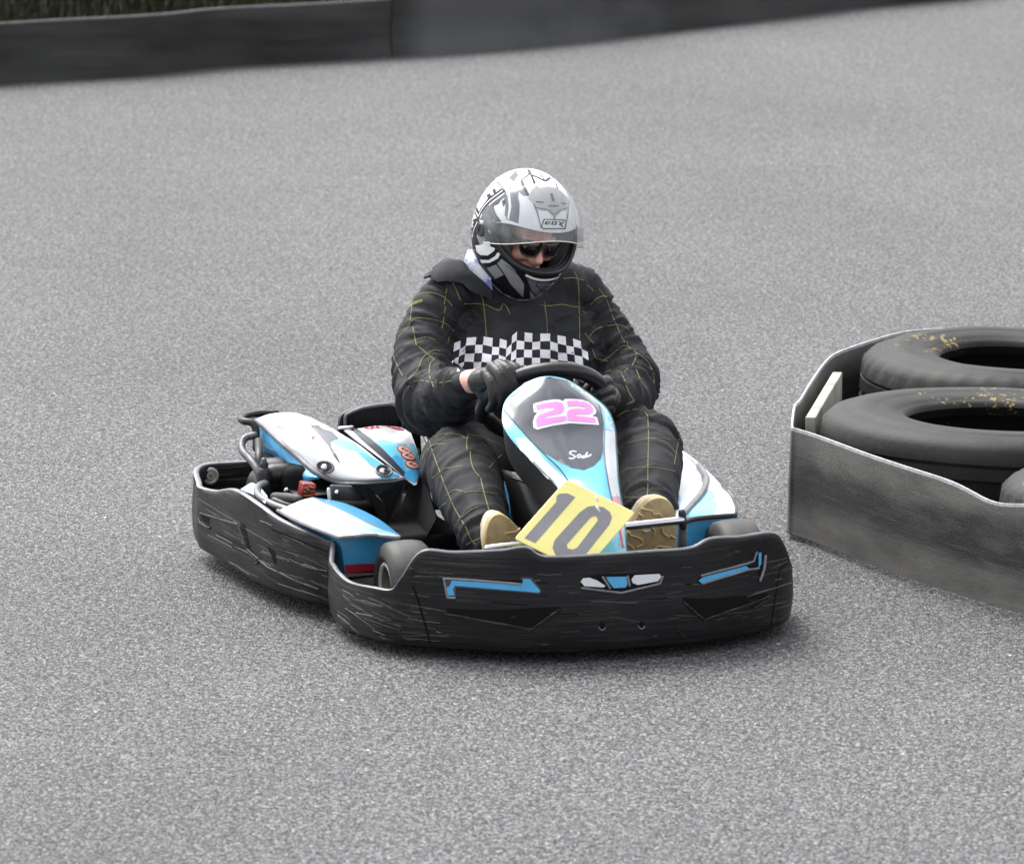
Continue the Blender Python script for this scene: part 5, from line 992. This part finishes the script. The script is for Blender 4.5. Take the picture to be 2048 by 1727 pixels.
shoe([(1250, 1100), (1251, 1075), (1262, 1054), (1276, 1032), (1289, 1011), (1305, 998), (1322, 995), (1339, 1002), (1350, 1020), (1355, 1050), (1354, 1085), (1351, 1115), (1343, 1145), (1325, 1165), (1297, 1168), (1270, 1152), (1256, 1125)], -.03, .03, (0, 1, .1),
     [zz(zS, (430, 1110), (530, 1130), (545, 1165), (610, 1160), (625, 1190)), zz(zS, (640, 1310), (640, 1350), (700, 1400), (720, 1380), (770, 1410)), zz(zS, (300, 1350), (310, 1380), (380, 1400), (430, 1430), (440, 1470), (380, 1500)), zz(zS, (560, 1520), (600, 1490), (650, 1500), (720, 1500)), zz(zS, (290, 1470), (330, 1500), (350, 1530)), zz(zS, (400, 1160), (440, 1190), (430, 1215)), zz(zS, (520, 1290), (560, 1330), (550, 1380))], 0, [([(1305, 1060, .05), (1300, 1100, .10), (1298, 1060, .16)], [.045, .06, .055])])
shoe([(972, 1115), (970, 1080), (976, 1050), (986, 1033), (999, 1028), (1014, 1034), (1036, 1054), (1056, 1080), (1066, 1110), (1058, 1140), (1030, 1158), (998, 1155), (978, 1140)], -.03, .03, (0, 1, .1),
     [[(1012, 1065), (1032, 1062), (1040, 1056)], [(1010, 1068), (1022, 1082), (1040, 1092), (1052, 1096)], [(1010, 1066), (1016, 1078)], [(984, 1092), (990, 1086), (1000, 1090)]], 0, [([(1010, 1080, .05), (1000, 1110, .10), (985, 1085, .16)], [.042, .055, .05])])

# helmet ------------------------------------------------------------------------------------
HA, HF, HBk, HT, HD = .148, .170, .176, .190, .176
def hp(az, el, off=0.0):
    """helmet-local point; az 0 = forwards, + to the wearer's left; el up"""
    s, c = math.sin(az), math.cos(az)
    if el >= 0: h = math.cos(el) ** .93; z = HT * math.sin(el); t = 0
    else: u = -math.sin(el); h = max(0, math.cos(el)) ** .42; z = -HD * u ** 1.05; t = u
    a = HA * (1 - .20 * t * t) * (1 - .10 * max(0, c) * t); b = HF * (1 + .03 * math.sin(min(1, t * 1.3) * math.pi)) if c > 0 else HBk * (1 - .28 * t * t)
    e = .90 if c > 0 else 1.0
    x = a * h * math.copysign(abs(s) ** e, s); y = -b * h * math.copysign(abs(c) ** (1.0 if c < 0 else .96), c)
    if t > 0 and c > 0: z -= .012 * t * c; x *= 1 - .08 * t * c
    p = A((x, y, z)); r = np.linalg.norm(p); return p * (1 + off / r)
NA, NE = 180, 110
azs = np.linspace(-math.pi, math.pi, NA, endpoint=False); els = np.linspace(-rad(88), rad(90), NE)
def opening(az, el):
    d = abs(math.degrees(az)); e = math.degrees(el)
    if d > 74: return False
    lo = -38 + LOE + 30 * (d / 74) ** 3.0; hi = 11 + HIE - 10 * (d / 74) ** 4
    return lo < e < hi
def lohi(az):
    d = min(74, abs(math.degrees(az))); return -38 + LOE + 30 * (d / 74) ** 3.0, 11 + HIE - 10 * (d / 74) ** 4
IL, IH = 34, 70
def elg(i, az):
    lo, hi = lohi(az); f = math.degrees(az)
    return rad(np.interp(i, (0, IL, IH, NE - 1), (-88, lo, hi, 90)))
hm = MB(); V = [hl(hp(a, elg(i, a))) for i in range(NE) for a in azs] + [hl(hp(a, elg(i, a), -.022)) for i in range(NE) for a in azs]; F = []; nn_ = NA * NE; ms = []
op = [[IL <= i < IH and abs(math.degrees(azs[k]) + 1) < 74 for k in range(NA)] for i in range(NE - 1)]
for i in range(NE - 1):
    for k in range(NA):
        q = (k + 1) % NA
        if op[i][k]: continue
        F.append((i * NA + k, i * NA + q, (i + 1) * NA + q, (i + 1) * NA + k)); ms.append(0)
        F.append(tuple(nn_ + j for j in (i * NA + k, (i + 1) * NA + k, (i + 1) * NA + q, i * NA + q))); ms.append(1)
        for (di, dk, e0, e1) in ((-1, 0, (i, k), (i, q)), (1, 0, (i + 1, q), (i + 1, k)), (0, -1, (i + 1, k), (i, k)), (0, 1, (i, q), (i + 1, q))):
            ii, kk_ = i + di, (k + dk) % NA
            if (0 <= ii < NE - 1 and op[ii][kk_]) or ii < 0:
                F.append((e0[0] * NA + e0[1], nn_ + e0[0] * NA + e0[1], nn_ + e1[0] * NA + e1[1], e1[0] * NA + e1[1])); ms.append(1)
hm.add(V, F, 0); hm.m = ms; hbv = hm.bvh()
def z1(x, y): return (900 + x / 5.3967, 310 + y / 5.3967)
M['h_white'] = mat('helmet_white', (.88, .89, .90), .18, coat=.8, bump=.02, bs=6); M['h_black'] = mat('helmet_black', (.008, .008, .012), .38, coat=.0, spec=.3); M['h_grey'] = mat('helmet_grey', (.075, .075, .095), .28, coat=.6, col2=(.16, .16, .19), vs=9)
M['h_silver'] = mat('helmet_silver', (.26, .265, .28), .3, coat=.5); M['h_vent'] = mat('helmet_vent', (.50, .50, .48), .4, coat=.3); M['pad'] = mat('lining', (.03, .03, .032), .85, bump=.4, bs=160)
# slots: 0 white 1 black shell edge 2 black 3 grey 4 silver 5 vent
def hd(pts, m, off=.0006, st=4): drape(hm, zz(z1, *pts), hbv, off, m, st, 30)
# grey sweep behind the forehead, pale ring beside it
hd([(560, 210), (640, 185), (720, 180), (760, 265), (800, 340), (850, 440), (790, 440), (745, 400), (735, 450), (752, 520), (750, 620), (738, 740), (600, 690), (640, 560), (640, 440), (600, 330), (520, 250), (470, 235)], 3)
hd([(440, 262), (520, 268), (585, 340), (630, 430), (642, 560), (620, 690), (590, 650), (600, 540), (580, 420), (540, 340), (480, 290)], 3, .0007)
hd([(430, 240), (520, 240), (600, 310), (650, 420), (665, 560), (640, 695), (618, 690), (636, 560), (625, 440), (580, 340), (515, 268), (440, 262)], 0, .0012)
for ln, w_ in (([(700, 182), (780, 170), (850, 158), (872, 195), (820, 235), (772, 268)], .005), ([(770, 268), (800, 350), (845, 440)], .0085), ([(872, 205), (890, 250), (915, 312)], .006), ([(868, 212), (950, 245), (1030, 285), (1080, 245)], .006), ([(968, 188), (995, 235), (1020, 275)], .003), ([(1090, 230), (1140, 290), (1160, 370)], .003), ([(840, 165), (850, 200)], .003)):
    ribbon(hm, zz(z1, *ln), hbv, w_, .0013, 2, hgt=0, smooth=False, gap=.06)
# crossed toothed bands on the side
hd([(290, 690), (325, 585), (405, 475), (550, 362), (605, 385), (600, 450), (480, 545), (395, 630), (345, 705)], 2, .0008)
hd([(240, 560), (262, 450), (300, 395), (318, 420), (300, 470), (282, 560), (330, 650), (300, 690)], 2, .0008)
for t_ in ([(300, 400), (335, 395), (330, 430), (350, 440), (330, 460), (300, 450)], [(395, 430), (430, 410), (450, 440), (430, 480)], [(640, 250), (700, 190), (740, 215), (690, 290)], [(560, 500), (600, 470), (605, 520), (575, 560)], [(420, 560), (470, 540), (480, 600), (440, 620)]): hd(t_, 2, .0009, 3)
for a_ in ([(310, 660), (350, 580), (430, 490), (570, 385)], [(330, 680), (370, 600), (450, 520), (590, 415)]): ribbon(hm, zz(z1, *a_), hbv, .0034, .0014, 0, hgt=0, gap=.2)
hd([(290, 680), (240, 560), (250, 470), (300, 400), (312, 430), (270, 490), (290, 560), (330, 640)], 2, .0008)
ribbon(hm, zz(z1, (310, 665), (272, 590), (256, 520)), hbv, .004, .0014, 0, hgt=0, gap=.08)
for t_ in ([(455, 375), (490, 360), (500, 400), (520, 395), (515, 430), (480, 440)], [(400, 440), (425, 425), (440, 460), (410, 480)], [(470, 530), (500, 500), (520, 480), (545, 500), (520, 530), (490, 545)], [(290, 440), (310, 435), (300, 480), (285, 480)], [(500, 470), (530, 455), (550, 490), (520, 500)]): hd(t_, 2, .0009, 3)
# black lower side with white and silver shapes
hd([(232, 700), (300, 680), (345, 740), (400, 810), (470, 900), (530, 1010), (620, 1090), (720, 1180), (800, 1240), (860, 1290), (860, 1600), (800, 1600), (640, 1560), (480, 1400), (330, 1200), (248, 1030), (225, 860)], 2, .0006)
ribbon(hm, zz(z1, (325, 700), (360, 780), (385, 850)), hbv, .004, .0013, 0, hgt=0); ribbon(hm, zz(z1, (300, 720), (262, 800), (245, 880)), hbv, .004, .0013, 0, hgt=0, gap=.08)
hd([(290, 880), (320, 790), (345, 800), (390, 910), (370, 960), (330, 975)], 4, .0012, 3)
hd([(278, 975), (340, 968), (398, 930), (432, 932), (440, 985), (490, 1005), (478, 1035), (410, 1083), (330, 1078), (290, 1040)], 0, .0013, 3)
hd([(325, 1128), (420, 1132), (490, 1090), (515, 1050), (545, 1062), (520, 1115), (430, 1162), (345, 1165)], 0, .0013, 3)
hd([(400, 1218), (500, 1180), (582, 1290), (492, 1335)], 4, .0013, 4); hd([(512, 1170), (560, 1118), (640, 1180), (700, 1240), (800, 1390), (792, 1535), (655, 1390), (590, 1280)], 4, .0013, 4)
ribbon(hm, zz(z1, (600, 1180), (680, 1240), (750, 1300)), hbv, .0022, .0018, 2, hgt=0)
hd([(350, 600), (420, 540), (470, 560), (500, 640), (560, 720), (580, 850), (560, 885), (470, 850), (400, 780), (350, 690)], 2, .0016)
# chin bar
hd([(800, 1270), (1230, 1240), (1250, 1280), (1190, 1380), (1100, 1520), (1030, 1600), (860, 1610), (850, 1440), (800, 1340)], 2, .0007)
hd([(830, 1330), (960, 1375), (1100, 1372), (1185, 1345), (1090, 1490), (960, 1540), (880, 1460)], 3, .0010)
hd([(860, 1462), (945, 1545), (1085, 1480), (1030, 1590), (870, 1605)], 4, .0016); ribbon(hm, zz(z1, (985, 1520), (945, 1560), (930, 1600)), hbv, .008, .0022, 2, hgt=0)
for yy in (1418, 1440, 1462): ribbon(hm, zz(z1, (970 + (yy - 1418) * .3, yy), (1050 - (yy - 1418) * .3, yy)), hbv, .0025, .0014, 2, hgt=0)
ribbon(hm, zz(z1, (815, 1292), (900, 1330), (1000, 1348), (1100, 1340), (1200, 1305)), hbv, .008, .0014, 0, hgt=.001)
ribbon(hm, zz(z1, (925, 1385), (985, 1470), (1030, 1470), (1120, 1390)), hbv, .003, .002, 2, hgt=0, smooth=False)
# forehead vent and the maker's plate
hd([(845, 470), (880, 380), (930, 335), (970, 360), (1060, 345), (1150, 362), (1200, 400), (1285, 480), (1270, 570), (1180, 590), (1130, 650), (1060, 590), (930, 570), (905, 530)], 5, .0012)
hd([(925, 575), (1060, 595), (1122, 655), (1190, 595), (1275, 575), (1268, 640), (1240, 800), (985, 790), (950, 680)], 5, .0010); hd([(950, 600), (1050, 610), (1110, 670), (1110, 690), (1010, 690), (985, 760), (965, 690)], 0, .0014); hd([(1140, 670), (1200, 610), (1260, 598), (1250, 690), (1140, 690)], 0, .0014)
for p_ in ([(1078, 418), (1105, 412), (1128, 495), (1100, 503)], [(925, 500), (1010, 505), (1010, 518), (925, 516)], [(1195, 515), (1255, 520), (1250, 536), (1200, 532)], [(1060, 545), (1120, 540), (1170, 545), (1165, 558), (1110, 562), (1062, 556)]): hd(p_, 3, .0018, 3)
for l_ in ([(905, 530), (950, 650), (985, 790)], [(1285, 490), (1270, 640), (1238, 805)], [(925, 570), (1060, 592), (1122, 650), (1190, 592), (1275, 572)], [(1125, 655), (1125, 695)]): ribbon(hm, zz(z1, *l_), hbv, .003, .0018, 3, hgt=0, smooth=False)
hd([(1010, 690), (1250, 704), (1235, 800), (1000, 800), (982, 770)], 2, .0020); hd([(1020, 700), (1242, 713), (1228, 788), (1005, 788), (992, 768)], 0, .0026)
for p_ in ([[(1030, 715), (1085, 715), (1078, 732), (1070, 735), (1072, 752), (1012, 750)], [(1045, 724), (1068, 724), (1066, 730), (1042, 730)], [(1038, 737), (1060, 737), (1057, 744), (1034, 743)]], [[(1100, 715), (1155, 718), (1140, 755), (1082, 752)], [(1115, 726), (1135, 728), (1124, 745), (1104, 743)]], [[(1165, 718), (1185, 719), (1192, 735), (1212, 720), (1232, 722), (1200, 748), (1218, 778), (1198, 776), (1184, 756), (1160, 756), (1180, 742)]]):
    drape(hm, [zz(z1, *q) for q in p_], hbv, .0032, 2, 2.0, 12)
# opening rim of rubber
rimp = []
for d in list(np.linspace(-74, 74, 40)): rimp.append(hl(hp(rad(d), rad(-38 + LOE + 30 * (abs(d) / 74) ** 3.0), .001)))
for d in list(np.linspace(74, -74, 40)): rimp.append(hl(hp(rad(d), rad(11 + HIE - 10 * (abs(d) / 74) ** 4), .0)))
hobj = hm.build('helmet', [M['h_white'], M['pad'], M['h_black'], M['h_grey'], M['h_silver'], M['h_vent']], person); sharp(hobj, 40)
rb = MB(); tube(rb, A(rimp[:40]), .0085, 10, round_ends=True); tube(rb, [p + HR @ A((0, .012, -.001)) for p in rimp[2:38]], .010, 10, round_ends=True); rb_v = rb.V(); rb.build('rim_seal', M['wheel_rubber'], hobj)
pd_ = MB()
for s in (-1, 1):
    tube(pd_, [hl((s * .098, -.060, .03 + FZ)), hl((s * .098, -.075, -.03 + FZ)), hl((s * .080, -.095, -.075 + FZ))], [.020, .026, .022], 16, round_ends=True)
pd0 = MB(); h_ = len(pd_.v[0]); pd0.add(pd_.v[0], [f for f in pd_.f if max(f) < h_]); pd0.build('cheek_pad', M['h_grey2'] if 'h_grey2' in M else mat('cheek_pad', (.06, .06, .062), .8, bump=.3, bs=120), hobj)
pd0 = MB(); pd0.add(pd_.v[1], [tuple(i - h_ for i in f) for f in pd_.f if min(f) >= h_]); pd0.build('cheek_pad', M['pad'], hobj)
# raised clear visor
def visor_mat():
    m, t, p = nt('clear_visor'); t.nodes.remove(p); out = t.nodes['Material Output']
    tr = N(t, 'ShaderNodeBsdfTransparent'); tr.inputs[0].default_value = (.93, .94, .95, 1); gl = N(t, 'ShaderNodeBsdfGlossy'); gl.inputs['Roughness'].default_value = .09; gl.inputs[0].default_value = (.9, .92, .95, 1)
    df = N(t, 'ShaderNodeBsdfDiffuse'); df.inputs[0].default_value = (.55, .57, .6, 1)
    lw = N(t, 'ShaderNodeLayerWeight'); lw.inputs['Blend'].default_value = .38; mr = N(t, 'ShaderNodeMapRange'); mr.inputs['To Min'].default_value = .03; mr.inputs['To Max'].default_value = .34; L(t, lw.outputs['Fresnel'], mr.inputs['Value'])
    a = N(t, 'ShaderNodeMixShader'); b = N(t, 'ShaderNodeMixShader'); 
    tc = N(t, 'ShaderNodeTexCoord'); mp = N(t, 'ShaderNodeMapping'); mp.inputs['Scale'].default_value = (14, 2, 3); n = N(t, 'ShaderNodeTexNoise'); n.inputs['Scale'].default_value = 3; L(t, tc.outputs['Object'], mp.inputs[0]); L(t, mp.outputs[0], n.inputs['Vector'])
    r2 = N(t, 'ShaderNodeMapRange'); r2.inputs['From Min'].default_value = .45; r2.inputs['From Max'].default_value = .75; r2.inputs['To Min'].default_value = .07; r2.inputs['To Max'].default_value = .26; L(t, n.outputs['Fac'], r2.inputs['Value'])  # milky plastic, with bright reflection streaks mixed in as diffuse white
    L(t, r2.outputs[0], a.inputs[0]); L(t, tr.outputs[0], a.inputs[1]); L(t, df.outputs[0], a.inputs[2]); L(t, mr.outputs[0], b.inputs[0]); L(t, a.outputs[0], b.inputs[1]); L(t, gl.outputs[0], b.inputs[2]); L(t, b.outputs[0], out.inputs['Surface']); return m
VR = A([list(r) for r in Matrix.Rotation(rad(-VROT), 3, 'X')])
def vpt(az, f):
    d = abs(math.degrees(az)) / 88; lo = -30 + 16 * d ** 3; hi = 26 - 16 * d ** 3; e = lo + (hi - lo) * f
    p = hp(az, rad(e) * 1.0, .010 + .020 * (1 - f) * (1 - d * d)); pv = A((0, .0, .012))
    return hl(VR @ (p - pv) + pv)
vs = MB(); na, ne = 49, 17; VV = A([[vpt(rad(a), f) for f in np.linspace(0, 1, ne)] for a in np.linspace(-88, 88, na)])
cm = VV.reshape(-1, 3).mean(0); V2 = []
vs.add(VV.reshape(-1, 3), grid_faces(na, ne), 0); vso = vs.build('visor', visor_mat(), hobj)
ve = MB(); tube(ve, VV[:, 0], .0016, 8, round_ends=True); ve.build('visor_edge', mat('visor_edge', (.62, .62, .52), .3), vso)
pv_ = MB(); c = hl(hp(rad(-84), rad(3), .012)); ax_ = unit(HR @ A((-1, -.12, .03))); lathe(pv_, [(-.012, .001), (-.012, .021), (.0, .021), (.003, .018), (.003, .009), (.001, .010), (.001, .001)], c, ax_, 28, closed=False)
sharp(pv_.build('visor_pivot', mat('pivot', (.03, .03, .03), .35, var=.4, vs=40), hobj))
pv_ = MB(); c = hl(hp(rad(84), rad(3), .012)); ax_ = unit(HR @ A((1, -.12, .03))); lathe(pv_, [(-.012, .001), (-.012, .021), (.0, .021), (.003, .018), (.003, .009), (.001, .010), (.001, .001)], c, ax_, 28, closed=False); sharp(pv_.build('visor_pivot', M['black'], hobj))
# sunglasses
sg = bpy.data.objects.new('sunglasses', None); COL.objects.link(sg); sg.parent = person; ORG['sunglasses'] = tuple(PO)
def fl(p): return hl(A(p, float) + A((0, FY, FZ)))
lens_m = mat('dark_lens', (.008, .004, .005), .06, spec=.8); frame_m = mat('glasses_frame', (.012, .012, .013), .25, coat=.5)
for s in (-1, 1):
    lm = MB(); ctr = A((s * .0365 - .003, -.137, .011)); ol = [(-.027, .019), (-.005, .021), (.018, .020), (.029, .016), (.028, 0), (.018, -.020), (.0, -.024), (-.018, -.020), (-.026, -.004)]
    ol = cr([(x * s * 1.1, 0, z * 1.1) for x, z in ol], 4, closed=True); pts = [ctr + p + A((0, (abs(ctr[0] + p[0]) ** 2) * 4.5 - .004, 0)) for p in ol]; n = len(pts)
    lm.add([fl(ctr + A((0, .0, 0)))] + [fl(p) for p in pts] + [fl(p + A((0, .003, 0))) for p in pts], [(0, 1 + i, 1 + (i + 1) % n) for i in range(n)] + [(1 + i, 1 + n + i, 1 + n + (i + 1) % n, 1 + (i + 1) % n) for i in range(n)]); lm.build('lens', lens_m, sg)
    fm = MB(); tube(fm, [fl(p) for p in pts], .0026, 8, closed=True); fm.build('lens_frame', frame_m, sg)
    fm = MB(); tube(fm, [fl((s * .062, -.118, .024)), fl((s * .078, -.08, .022)), fl((s * .083, .0, .016))], [.004, .004, .003], 8, flat=1.3, round_ends=True); fm.build('temple', frame_m, sg)
fm = MB(); tube(fm, [fl((-.009, -.138, .018)), fl((0, -.140, .021)), fl((.009, -.138, .018))], .003, 8, round_ends=True); fm.build('bridge', frame_m, sg)
fm = MB(); box(fm, fl((-.066, -.112, .025)), .004, .008, .006, None, 0, .001); fm.build('hinge', M['metal'], sg)
